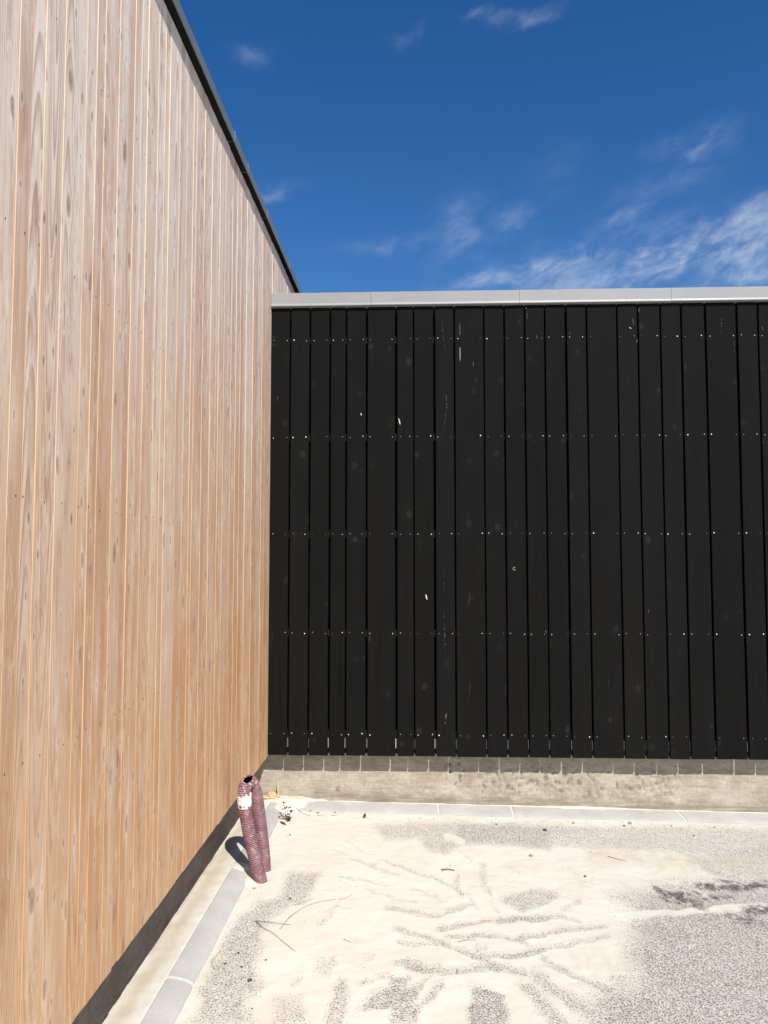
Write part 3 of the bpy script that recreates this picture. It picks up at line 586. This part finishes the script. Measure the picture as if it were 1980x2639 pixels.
# footing, slightly uneven face
v = []; f = []; NY, NZ = 260, 10
for j in range(NZ+1):
    for i in range(NY+1):
        yy = -1.4+i*(10.9/NY); zz_ = -.1+j*.045
        v.append((-.105 + .003*mnoise.noise((0, yy*7, zz_*16)) + .0025*mnoise.noise((3, yy*30, zz_*40)), yy, zz_))
for j in range(NZ):
    for i in range(NY):
        a = j*(NY+1)+i; f.append((a, a+1, a+NY+2, a+NY+1))
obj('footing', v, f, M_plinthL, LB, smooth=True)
obj('roof', *box(-6.0, -1.4, 3.50, -.04, 9.45, 3.53), M_roof, LB)
obj('coping_dark_fill', *box(-.05, -1.4, 3.548, .0255, 9.45, 3.583), M_void, LB)  # black block added in the hollow coping to paint its shade
seams = [-1.4, .6, 2.35, 3.59, 5.24, 7.1, 9.45]
for a, b in zip(seams[:-1], seams[1:]):
    P_ = [(.0265, 3.540), (.0300, 3.538), (.0310, 3.546), (.0300, 3.590), (-.30, 3.606), (-.30, 3.597), (.0265, 3.584)]
    v = [(x, a+.001, z) for x, z in P_] + [(x, b-.001, z) for x, z in P_]; n = len(P_)
    f = [(j, j+n, (j+1) % n+n, (j+1) % n) for j in range(n)] + [tuple(range(n)), tuple(range(n, 2*n))[::-1]]
    obj('coping_piece', v, f, M_zincD, LB)
    # welted seam standing at the joint
    if b < 9: obj('coping_seam', *box(-.02, b-.0015, 3.545, .0325, b+.0015, 3.597), M_zincD, LB)
for yy in (3.89, 4.43, 6.0): obj('coping_seam', *box(-.02, yy-.0015, 3.545, .0320, yy+.0015, 3.596), M_zincD, LB)

# ------------------------------------------------------------------ black timber building (right)
DB = empty('black_timber_building', (.8, 4.73, 0), 'low black stained building of vertical boards with a light grey metal coping', 'building')
def D(x): return x-.8
gaps = [-.776, -.651, -.524, -.422, -.293, -.109, .001, .130, .255, .440, .567, .694, .819, .949, 1.077, 1.265, 1.393, 1.531, 1.658, 1.806, 1.997, 2.126]
gw = [.0105, .011, .012, .011, .013, .014, .0095, .013, .0105, .0095, .011, .010, .0095, .0135, .0115, .0095, .011, .010, .0115, .0135, .013, .0115]
while gaps[-1] < 4.4: gaps.append(gaps[-1]+rnd.choice([.127, .130, .127, .19])); gw.append(rnd.uniform(.009, .013))
bx = [(-.896, gaps[0]-gw[0]/2)] + [(gaps[i]+gw[i]/2, gaps[i+1]-gw[i+1]/2) for i in range(len(gaps)-1)]
sv = [(0, -.0012, 0)]+[(math.cos(i*PI/4)*.0044, 0, math.sin(i*PI/4)*.0044) for i in range(8)]
screw_me = mesh('screw', sv, [(0, (i+1) % 8+1, i+1) for i in range(8)], M_screw)
screw_dull = mesh('dull_screw', sv, [(0, (i+1) % 8+1, i+1) for i in range(8)], simple('dulled_screw_head', (0.30, 0.29, 0.27), .6))
rows = [.439, 1.052, 1.663, 2.269, 2.886]
dboards = []
for i, (a, b) in enumerate(bx):
    xc = (a+b)/2; hw = (b-a)/2; zb = .310+rnd.uniform(-.0012, .0012); zt = 3.125
    zsl = [zb, 1.0, 1.7, 2.4, zt]; v = []; f = []; c = .0015; fr = rnd.uniform(-.001, .001)
    sec = [(-hw, .020), (-hw, fr+c), (-hw+c, fr), (hw-c, fr), (hw, fr+c), (hw, .020)]
    for k, zz_ in enumerate(zsl):
        bow = 0 if k in (0, 4) else rnd.uniform(-.0012, .0012)
        for xx, yy in sec: v.append((xx+bow, yy, zz_))
    for k in range(4):
        for j in range(6):
            q = (j+1) % 6; f.append((k*6+j, k*6+q, (k+1)*6+q, (k+1)*6+j))
    f.append(tuple(range(6))[::-1]); f.append(tuple(range(24, 30)))
    o = obj('board', v, f, M_black, DB, (D(xc), 0, 0)); dboards.append((a, b, o, fr))
    o.color = (rnd.random(), rnd.random(), rnd.random(), 1)
    if a < 2.5:
        for zr in rows:
            for s in (-1, 1):
                q = bpy.data.objects.new('screw', screw_me); link(q, o)
                ins = .0165 + rnd.uniform(-.003, .004); k = rnd.choice([.3, .4, .5, .6, .8])
                if rnd.random() < .4: q.data = screw_dull
                q.location = (s*(hw-ins), fr-.0004, zr+rnd.uniform(-.0045, .0045)); q.scale = (k, 1, k)
                q.rotation_euler = (rnd.uniform(-.1, .1), 0, rnd.uniform(-.3, .3))
def marks():
    r = random.Random(5)
    for pts, wd, s in MARKS:
        xm = sum(p[0] for p in pts)/len(pts)
        par = min(dboards, key=lambda q: abs((q[0]+q[1])/2-xm)/(q[1]-q[0]))
        xo = (par[0]+par[1])/2; fr = par[3]
        pts = [(min(max(p[0], par[0]+.003), par[1]-.003), p[1]) for p in pts]
        # resample into short ragged flakes or one chip
        P2 = []
        for (x0, z0), (x1, z1) in zip(pts[:-1], pts[1:]):
            L = math.hypot(x1-x0, z1-z0); n = max(2, int(L/.006))
            P2 += [(x0+(x1-x0)*k/n, z0+(z1-z0)*k/n) for k in range(n)]
        P2.append(pts[-1]); n = len(P2); v = []; f = []
        for k, (x, z) in enumerate(P2):
            x0, z0 = P2[max(0, k-1)]; x1, z1 = P2[min(n-1, k+1)]
            tx, tz = x1-x0, z1-z0; L = math.hypot(tx, tz) or 1; nx_, nz_ = -tz/L, tx/L
            tp = math.sin(PI*min(1, max(0, (k+.35)/(n-.3))))**.6
            hw = wd*.5*tp*(1 if s >= 1 else r.uniform(.25, 1.0))+.0002
            sh = 0 if s >= 1 else r.uniform(-.25, .25)*wd
            v += [(x+nx_*(hw+sh)-xo, fr-.0012, z+nz_*(hw+sh)), (x-nx_*(hw-sh)-xo, fr-.0012, z-nz_*(hw-sh))]
        v += [(a, -.0003+fr, c) for a, _, c in v]; m_ = 2*n
        for k in range(n-1):
            if s < .5 and n > 8 and r.random() < .42: continue
            a = 2*k; f += [(a, a+1, a+3, a+2), (a, a+2, a+2+m_, a+m_), (a+1, a+1+m_, a+3+m_, a+3)]
        if f: obj('chipped_patch' if s >= 1 else 'scratch', v, f, M_chip if s >= .6 else (M_scuff if s >= .34 else M_scuffd), par[2])
marks()
for zr in rows: obj('batten', *box(D(-.895), .0215, zr-.022, D(4.4), .104, zr+.022), M_void, DB)
obj('sheathing', *box(D(-.895), .105, .299, D(4.45), .128, 3.12), M_void, DB)
# bent strip of galvanised mesh closing the cavity
v = []; f = []; N = 1050
for i in range(N+1):
    x = -.89+i*(5.2/N); yy = .026+.0035*math.sin(i*.9)
    v += [(D(x), yy-.0015, .352), (D(x), yy-.0015, .410)]
    if i and (i % 3): f.append((2*i-2, 2*i, 2*i+1, 2*i-1))
o = obj('insect_mesh', v, f, M_galv, DB); tag(o, kind='stuff')
# rendered plinth: rough, with a honeycombed stretch
NX_, NZ_ = 900, 44; v = []; f = []; pit_ = []
for j in range(NZ_+1):
    zz_ = -.12+j*(.46/NZ_)
    for i in range(NX_+1):
        x = -1.03+i*(5.45/NX_)
        h = .0035*mnoise.noise((x*4, zz_*14, 1)) + .0022*mnoise.noise((x*22, zz_*70, 5)) + .0012*mnoise.noise((x*60, zz_*90, 9))
        zone = max(0, 1-abs((x-1.0)/.85)**3)*max(0, 1-abs((zz_-.13)/.13)**2)*.75 + (.8 if abs(x-.25) < .06 and zz_ > .1 else 0)
        q = mnoise.noise((x*34, zz_*36, 11)) + .5*mnoise.noise((x*80, zz_*60, 12)) + .35*mnoise.noise((x*3, zz_*5, 2))
        if q > .16: h += zone*min(.012, (q-.16)*.045)
        s = mnoise.noise((x*6+zz_*25, zz_*50, 20))
        if s > .35: h += .002*(s-.35)*4
        pit_.append(min(1, max(0, (q-.12)*2.2)*zone + max(0, (s-.38))*.6))
        v.append((D(x), .112+h, zz_))
for j in range(NZ_):
    for i in range(NX_):
        a = j*(NX_+1)+i; f.append((a, a+1, a+NX_+2, a+NX_+1))
o = obj('plinth', v, f, M_plinth, DB, smooth=True)
at = o.data.attributes.new('pit', 'FLOAT', 'POINT'); at.data.foreach_set('value', pit_)
obj('inner_body', *box(D(-.895), .13, -.1, D(4.42), 4.6, 3.10), M_plinthL, DB)
obj('roof', *box(D(-.86), .30, 3.125, D(4.42), 4.6, 3.15), M_roof, DB)
cj = [-.898, -.267, .661, 1.596, 2.60, 3.55, 4.45]
for i, (a, b) in enumerate(zip(cj[:-1], cj[1:])):
    e = .0006*(i % 2)
    P_ = [(.02, 3.090), (-.019, 3.0965), (-.0245, 3.0985), (-.0255, 3.1015), (-.0215, 3.1135), (-.0185, 3.1175), (-.0185, 3.182), (-.0165, 3.1845), (.30, 3.165), (.30, 3.13), (.02, 3.13)]
    zl = .0006*i
    sect = [a+.0008, a+.15, (a+b)/2, b-.15, b-.0008]; n = len(P_); v = []
    for s in sect:
        wv = .0007*math.sin(s*7+i)
        v += [(D(s), y-e+wv, z+zl) for y, z in P_]
    f = [(k*n+j, k*n+(j+1) % n, (k+1)*n+(j+1) % n, (k+1)*n+j) for k in range(4) for j in range(n)]
    f += [tuple(range(n)), tuple(range(4*n, 5*n))[::-1]]
    o = obj('coping_piece', v, f, M_zinc, DB)
    bm = bmesh.new(); bm.from_mesh(o.data); bmesh.ops.recalc_face_normals(bm, faces=bm.faces); bm.to_mesh(o.data); bm.free()
# dark packing under the coping, in front of which the boards end
obj('coping_dark_fill', *box(D(-.895), .0215, 3.05, D(4.4), .104, 3.088), M_void, DB)

# ------------------------------------------------------------------ drain hose loop
def catmull(P, step):
    P = [Vector(p) for p in P]; P = [P[0]*2-P[1]] + P + [P[-1]*2-P[-2]]; out = []
    for i in range(1, len(P)-2):
        L = (P[i+1]-P[i]).length; n = max(2, int(L/step))
        for k in range(n):
            t = k/n; a, b, c, d_ = P[i-1], P[i], P[i+1], P[i+2]
            out.append(.5*((2*b)+(c-a)*t+(2*a-5*b+4*c-d_)*t*t+(3*b-a-3*c+d_)*t**3))
    out.append(P[-2]); return out
def frames(path):
    T = [(path[min(i+1, len(path)-1)]-path[max(i-1, 0)]).normalized() for i in range(len(path))]
    u = Vector((1, 0, 0)); u = (u-T[0]*u.dot(T[0])).normalized(); F = []
    for t in T:
        u = (u-t*u.dot(t)).normalized(); F.append((u, t.cross(u)))
    return F
HP = [(HOSE[0][0]+.012, 3.655, -.04)] + [tuple(p) for p in HOSE]; HP[-1] = (HOSE[-1][0]+.003, 3.79, -.04)
raw = catmull(HP, .004)
# even out the stepping so the corrugations keep one pitch
cum = [0]
for a, b in zip(raw[:-1], raw[1:]): cum.append(cum[-1]+(b-a).length)
Ls = cum[-1]; NSG = int(Ls/.0079*8); path = []; j = 0
for i in range(NSG+1):
    s = Ls*i/NSG
    while j < len(cum)-2 and cum[j+1] < s: j += 1
    path.append(raw[j].lerp(raw[j+1], (s-cum[j])/(cum[j+1]-cum[j]+1e-9)))
F = frames(path); NS = 36
H = empty('drain_hose', (-.72, 3.72, 0), 'purple corrugated drain hose bent in a tall loop with splashed white plaster', 'hose')
ho = Vector((-.72, 3.72, 0))
ci = max(range(len(path)), key=lambda k: path[k].z)
v = []; gr = []; PITCH = .0079
for i, p in enumerate(path):
    s = i*Ls/NSG; ph = (s/PITCH) % 1.0
    prof = .5-.5*math.cos(2*PI*ph); prof = prof**.55
    u, w_ = F[i]; near = math.exp(-((i-ci)*.001/.035)**2)
    for k in range(NS):
        a = 2*PI*k/NS; dirv = u*math.cos(a)+w_*math.sin(a)
        r = .0286+.0029*prof
        # kinked and flattened over the crown
        off = dirv*r; off.y *= 1-.10*near
        v.append(p+off-ho); gr.append(1-prof)
f = []; inner = []
cen = path[ci]
for i in range(len(path)-1):
    for k in range(NS):
        q = (k+1) % NS; fc = (i*NS+k, (i+1)*NS+k, (i+1)*NS+q, i*NS+q)
        c = sum((v[n_] for n_ in fc), Vector())/4 + ho
        # torn opening on the camera side of the crown
        e = ((c.x-(cen.x+.004))/.0190)**2 + ((c.z-(cen.z+.0175))/.0115)**2
        if c.y < cen.y+.010 and e < 1 + .12*math.sin(k*5+i) and c.y > cen.y-.06 and abs(i-ci) < 75: continue
        f.append(fc)
me = mesh('hose_wall', v, f, M_hose, True)
at = me.attributes.new('groove', 'FLOAT', 'POINT'); at.data.foreach_set('value', gr)
hw_ = link(bpy.data.objects.new('hose_wall', me), H)
# inner skin gives the wall its thickness at the torn opening
v2 = []; f2 = []; lo = max(0, ci-140); hi = min(len(path)-1, ci+140)
for i in range(lo, hi+1):
    u, w_ = F[i]
    for k in range(NS):
        a = 2*PI*k/NS; v2.append(path[i]+(u*math.cos(a)+w_*math.sin(a))*.0277-ho)
for i in range(hi-lo):
    for k in range(NS):
        q = (k+1) % NS; fc = (i*NS+k, i*NS+q, (i+1)*NS+q, (i+1)*NS+k)
        c = sum((v2[n_] for n_ in fc), Vector())/4 + ho
        e = ((c.x-(cen.x+.004))/.0175)**2 + ((c.z-(cen.z+.0155))/.0105)**2
        if c.y < cen.y+.008 and e < 1: continue
        f2.append(fc)
obj('hose_lining', v2, f2, M_hosein, H, smooth=True)
# plaster crusted round the front leg: lumpy shell with a ragged outline
li = [i for i in range(ci) if .335 < path[i].z < .412]
v = []; f = []; m_ = len(li); ang = 34
def keepf(i, k):
    h = (path[li[i]].z-.335)/.077; a = k/(ang-1)
    n = mnoise.noise((a*5, h*4, 3.3))*.45 + mnoise.noise((a*14, h*9, 7.3))*.3
    top = .60 + .32*a + n*.5
    return h < top and h > .12+n*.6 and abs(a-.5) < .52+n*.3
for i, pi_ in enumerate(li):
    u, w_ = F[pi_]
    for k in range(ang):
        a = math.radians(-205 + 230*k/(ang-1))
        # directions in the horizontal plane, facing the viewer's side
        dirv = Vector((math.cos(a), math.sin(a), 0)); dirv = (dirv).normalized()
        r = .0318+.0022*mnoise.noise((k*.55, i*.2, 1.0))+.0040*abs(mnoise.noise((k*1.3, i*.45, 4.0)))
        v.append(path[pi_]+dirv*r-ho)
for i in range(m_-1):
    for k in range(ang-1):
        if keepf(i, k): f.append((i*ang+k, i*ang+k+1, (i+1)*ang+k+1, (i+1)*ang+k))
obj('dried_plaster', v, f, M_plaster, H, smooth=False)

# ------------------------------------------------------------------ small things lying about
def tube(pts, r0, r1, ns=6, wob=.0):
    P = catmull(pts, .008); Fm = frames(P); v = []; f = []
    for i, p in enumerate(P):
        r = r0+(r1-r0)*i/(len(P)-1)
        for k in range(ns):
            a = 2*PI*k/ns; v.append(p+(Fm[i][0]*math.cos(a)+Fm[i][1]*math.sin(a))*r*(1+wob*rnd.uniform(-1, 1)))
    for i in range(len(P)-1):
        for k in range(ns):
            q = (k+1) % ns; f.append((i*ns+k, i*ns+q, (i+1)*ns+q, (i+1)*ns+k))
    f.append(tuple(range(ns))[::-1]); f.append(tuple((len(P)-1)*ns+k for k in range(ns))); return v, f
def drop(o, x, y, dz=0):
    o.location = (x, y, zat(x, y)+dz); return o
twl = ['straight thin twig of a forked pair left of the sand marks', 'longer slanting twig of the forked pair, ending on bare sand',
       'long bowed thin twig crossing the speckled patch right of the hose', 'short thin twig just beyond the tip of the bowed one',
       'short twig lying on the dark speckled patch beside the hose', 'dark crooked twig on tan sand in front of the black boards',
       'fine straight twig between the curved sweep marks', 'tiny twig alone on the smooth sand left of the sweep marks',
       'fine dry stalk beside the small green weed', 'fine straight stalk on sand between the weed and the dark clod',
       'short thick brown stick in the middle of the sand', 'long dry leaf blade beside the left kerb', 'short end of dry grass at the foot of the leaf blade',
       'thin curved stalk touching a dark crumb near the far kerb']
for i, pts in enumerate(TW):
    r = {10: .0042, 11: .0045, 5: .0020, 2: .0009, 3: .0008, 4: .0008}.get(i, .0012); P0 = Vector((pts[0][0], pts[0][1], 0))
    pp = []
    for k, (x, y) in enumerate(pts):
        lift = r*.7 + (.008*math.sin(PI*k/(len(pts)-1)) if i in (0, 1, 2) else 0)
        pp.append(Vector((x, y, zat(x, y)+lift))-P0)
    v, f = tube(pp, r, r*.55, 6, .25)
    nm, ct = ('dry_stalk', 'stalk') if i in (8, 9, 12, 13) else (('dry_leaf', 'leaf') if i == 11 else ('twig', 'twig'))
    if nm == 'dry_leaf': v = [Vector((a.x, a.y, zat(P0.x+a.x, P0.y+a.y)+(a.z-zat(P0.x+a.x, P0.y+a.y))*.45)) for a in v]
    o = obj(nm, v, f, M_straw if False else (M_twig if i != 11 else M_peb['tan']), None, P0, smooth=True)
    tag(o, twl[i], ct, 'twigs and stalks scattered on the sand')

pl_ = ['pale half-buried pebble touching the left kerb', 'tan pebble beside the left kerb, farther of two', 'tan pebble beside the left kerb, larger and nearer of two',
       'small dark pebble just in front of the tan pebble by the kerb', 'dark pebble on the speckled band right of the tan pebbles', 'dark angular pebble on the speckled band below the forked twigs',
       'dark pebble at the right rim of the speckled band', 'largest dark flat pebble on the pale sand near the front left', 'small dark pebble low in the front left sand',
       'grey pebble at the foot of the drain hose', 'pale flat stone half sunk near the joint of the left kerb', 'dark round pebble in the speckled patch right of the hose',
       'dark flat flake of stone just in front of the far kerb', 'small grey pebble right behind the dark stone flake', 'grey pebble against the edge of the far kerb in the middle',
       'grey angular pebble at the far kerb, right of the middle', 'small dark pebble next to the grey angular one at the far kerb', 'grey rough pebble on clean sand in the middle distance',
       'dark pebble among crumbs where the tan sand begins', 'dark pebble on the grey speckled band at the right', 'pale flat stone at the edge of the far kerb on the right',
       'pale crumbly stone at the far kerb below the last pale joint', 'small dark pebble at the far kerb left of the stone flake', None, 'grey shard on the sand beside a dark crumb right of the kerb corner',
       'dark upright clod standing at the far kerb', 'dark crumb under the curved stalk near the far kerb', 'grey triangular shard at the far kerb, left of two', 'grey triangular shard at the far kerb, right of two']
def pebble_bm(r, flat, seed, sub=2):
    bm = bmesh.new(); bmesh.ops.create_icosphere(bm, subdivisions=sub, radius=1)
    for q in bm.verts:
        n = mnoise.noise(q.co*1.3+Vector((seed*3.7, 0, 0)))*.45 + mnoise.noise(q.co*3+Vector((0, seed*2.1, 0)))*.15
        q.co *= (1+n); q.co.x *= r; q.co.y *= r*.8; q.co.z *= r*flat
    return bm
for i, (x, y, r, c) in enumerate(PEB[:29]):
    if i == 23: continue
    bm = pebble_bm(r, 1.1 if c == 'chunk' else (.25 if i in (20, 24, 27, 28, 10) else .55), i)
    if c == 'chunk':
        for q in bm.verts: q.co.x *= .75; q.co.z = q.co.z*1.0+.008; q.co.x += q.co.z*.4
    m_ = bpy.data.meshes.new('pebble'); bm.to_mesh(m_); bm.free(); m_.materials.append(M_peb[c])
    o = bpy.data.objects.new('clod' if c == 'chunk' else 'pebble', m_); link(o); drop(o, x, y, r*.18); o.rotation_euler = (0, 0, rnd.uniform(0, 6))
    if c == 'chunk': o.rotation_euler = (0, 0, 0)
    tag(o, pl_[i], 'clod' if c == 'chunk' else 'pebble', 'pebbles scattered on the sand')
# grit: crumbs nobody could count
bm = bmesh.new(); r3 = random.Random(3)
def crumb(x, y, r):
    q = bmesh.ops.create_icosphere(bm, subdivisions=1, radius=1)
    sd_ = r3.random()*50; rot = Matrix.Rotation(r3.uniform(0, 6.28), 3, 'Z')
    for w_ in q['verts']:
        c = w_.co.copy(); c *= 1+.4*mnoise.noise(c*1.5+Vector((sd_, 0, 0))); c = rot @ Vector((c.x*r, c.y*r*.7, c.z*r*.5)); w_.co = c+Vector((x, y, zat(x, y)+r*.15))
for x, y, r, c in [PEB[23]]+PEB[29:]: crumb(x, y, max(r, .0032))
for i in range(230):                                                # thick along the foot of the far kerb
    x = r3.uniform(-.4, 2.6); y = 4.632-abs(r3.gauss(0, .05)); crumb(x, y, r3.uniform(.0016, .0042))
for i in range(420):
    x = r3.uniform(-.75, 2.4); y = r3.uniform(2.0, 4.6)
    crumb(x, y, r3.uniform(.0012, .0026))
for i in range(70):
    a = r3.uniform(0, 6.28); q_ = 1+abs(r3.gauss(0, .55)); crumb(-.728+.036*q_*math.cos(a), 3.725+.10*q_*math.sin(a), r3.uniform(.0012, .0028))
m_ = bpy.data.meshes.new('grit'); bm.to_mesh(m_); bm.free(); m_.materials.append(M_peb['grey'])
o = bpy.data.objects.new('grit', m_); link(o)
tag(o, 'loose dark grit and crumbs strewn over the sand', 'grit', None, 'stuff')

# weed
WD = empty('weed', (-.742, 4.498, zat(-.742, 4.498)), 'small dusty green weed growing out of the sand where the kerbs meet', 'weed')
def leaf(L, wdt, parent, p, d, up, m_, name='leaf', bend=.3):
    d = Vector(d).normalized(); s = d.cross(Vector(up)).normalized(); n = s.cross(d); v = []; f = []
    K = 6
    for i in range(K+1):
        t = i/K; w_ = wdt*math.sin(PI*min(.97, t*.9+.06))**.8; c = Vector(p)+d*L*t+n*(bend*L*(t-t*t)-bend*.3*L*t*t)
        v += [c+s*w_+n*w_*.35, c+n*.0003, c-s*w_+n*w_*.35]
    for i in range(K):
        a = 3*i; f += [(a, a+1, a+4, a+3), (a+1, a+2, a+5, a+4)]
    return obj(name, v, f, m_, parent, smooth=True)
stems = [[(0, 0, 0), (-.004, 0, .03), (-.010, .002, .062), (-.017, .0, .098)], [(0, 0, 0), (.005, -.004, .035), (.012, -.006, .075)],
         [(0, 0, 0), (-.012, -.006, .022), (-.026, -.008, .042)], [(0, 0, 0), (.014, -.002, .02), (.028, 0, .046)], [(0, 0, 0), (.012, -.014, .006), (.022, -.026, .010)]]
for st in stems:
    v, f = tube([Vector(q) for q in st], .0022, .0013, 5); obj('stem', v, f, M_stem, WD, smooth=True)
r4 = random.Random(9)
for st in stems:
    for k in range(1, len(st)):
        for _ in range(3 if k > 1 else 2):
            a = r4.uniform(0, 6.28); leaf(r4.uniform(.015, .026), r4.uniform(.0055, .0085), WD, Vector(st[k])+Vector((0, 0, r4.uniform(-.006, .004))), (math.cos(a), math.sin(a), r4.uniform(-.1, .7)), (0, 0, 1), M_leaf)
o = leaf(.058, .0075, None, (0, 0, .006), (.75, -.75, -.05), (0, 0, 1), M_red, 'fallen_leaf', .1)
drop(o, -.772, 4.455); tag(o, 'reddish brown dry leaf on the sand at the kerb end below the weed', 'leaf')
# dead grass blades in the corner
ST_ = empty('dead_grass', (-.845, 4.80, zat(-.845, 4.80)), 'bleached tuft of dead grass in the corner against the concrete plinth', 'dead grass')
for L, wdt, p, d in [(.085, .004, (.005, 0, 0), (-.05, .05, 1)), (.06, .0045, (.0, 0, .0), (-.75, -.1, .55)), (.075, .004, (.012, .0, .0), (.6, .0, -.05)), (.05, .005, (-.02, -.01, .0), (-.35, 0, .35)),
                     (.10, .004, (-.01, -.01, .004), (-1, -.1, .04)), (.07, .0035, (.02, 0, .0), (-.75, 0, .5)), (.06, .003, (-.03, -.015, .002), (-1, -.3, .15)), (.12, .0018, (.05, .0, .012), (1, .02, -.1))]:
    leaf(L*1.15, wdt*1.5, ST_, p, d, (0, -1, .3), M_straw, 'blade', .25)
print('objects', len(bpy.data.objects))
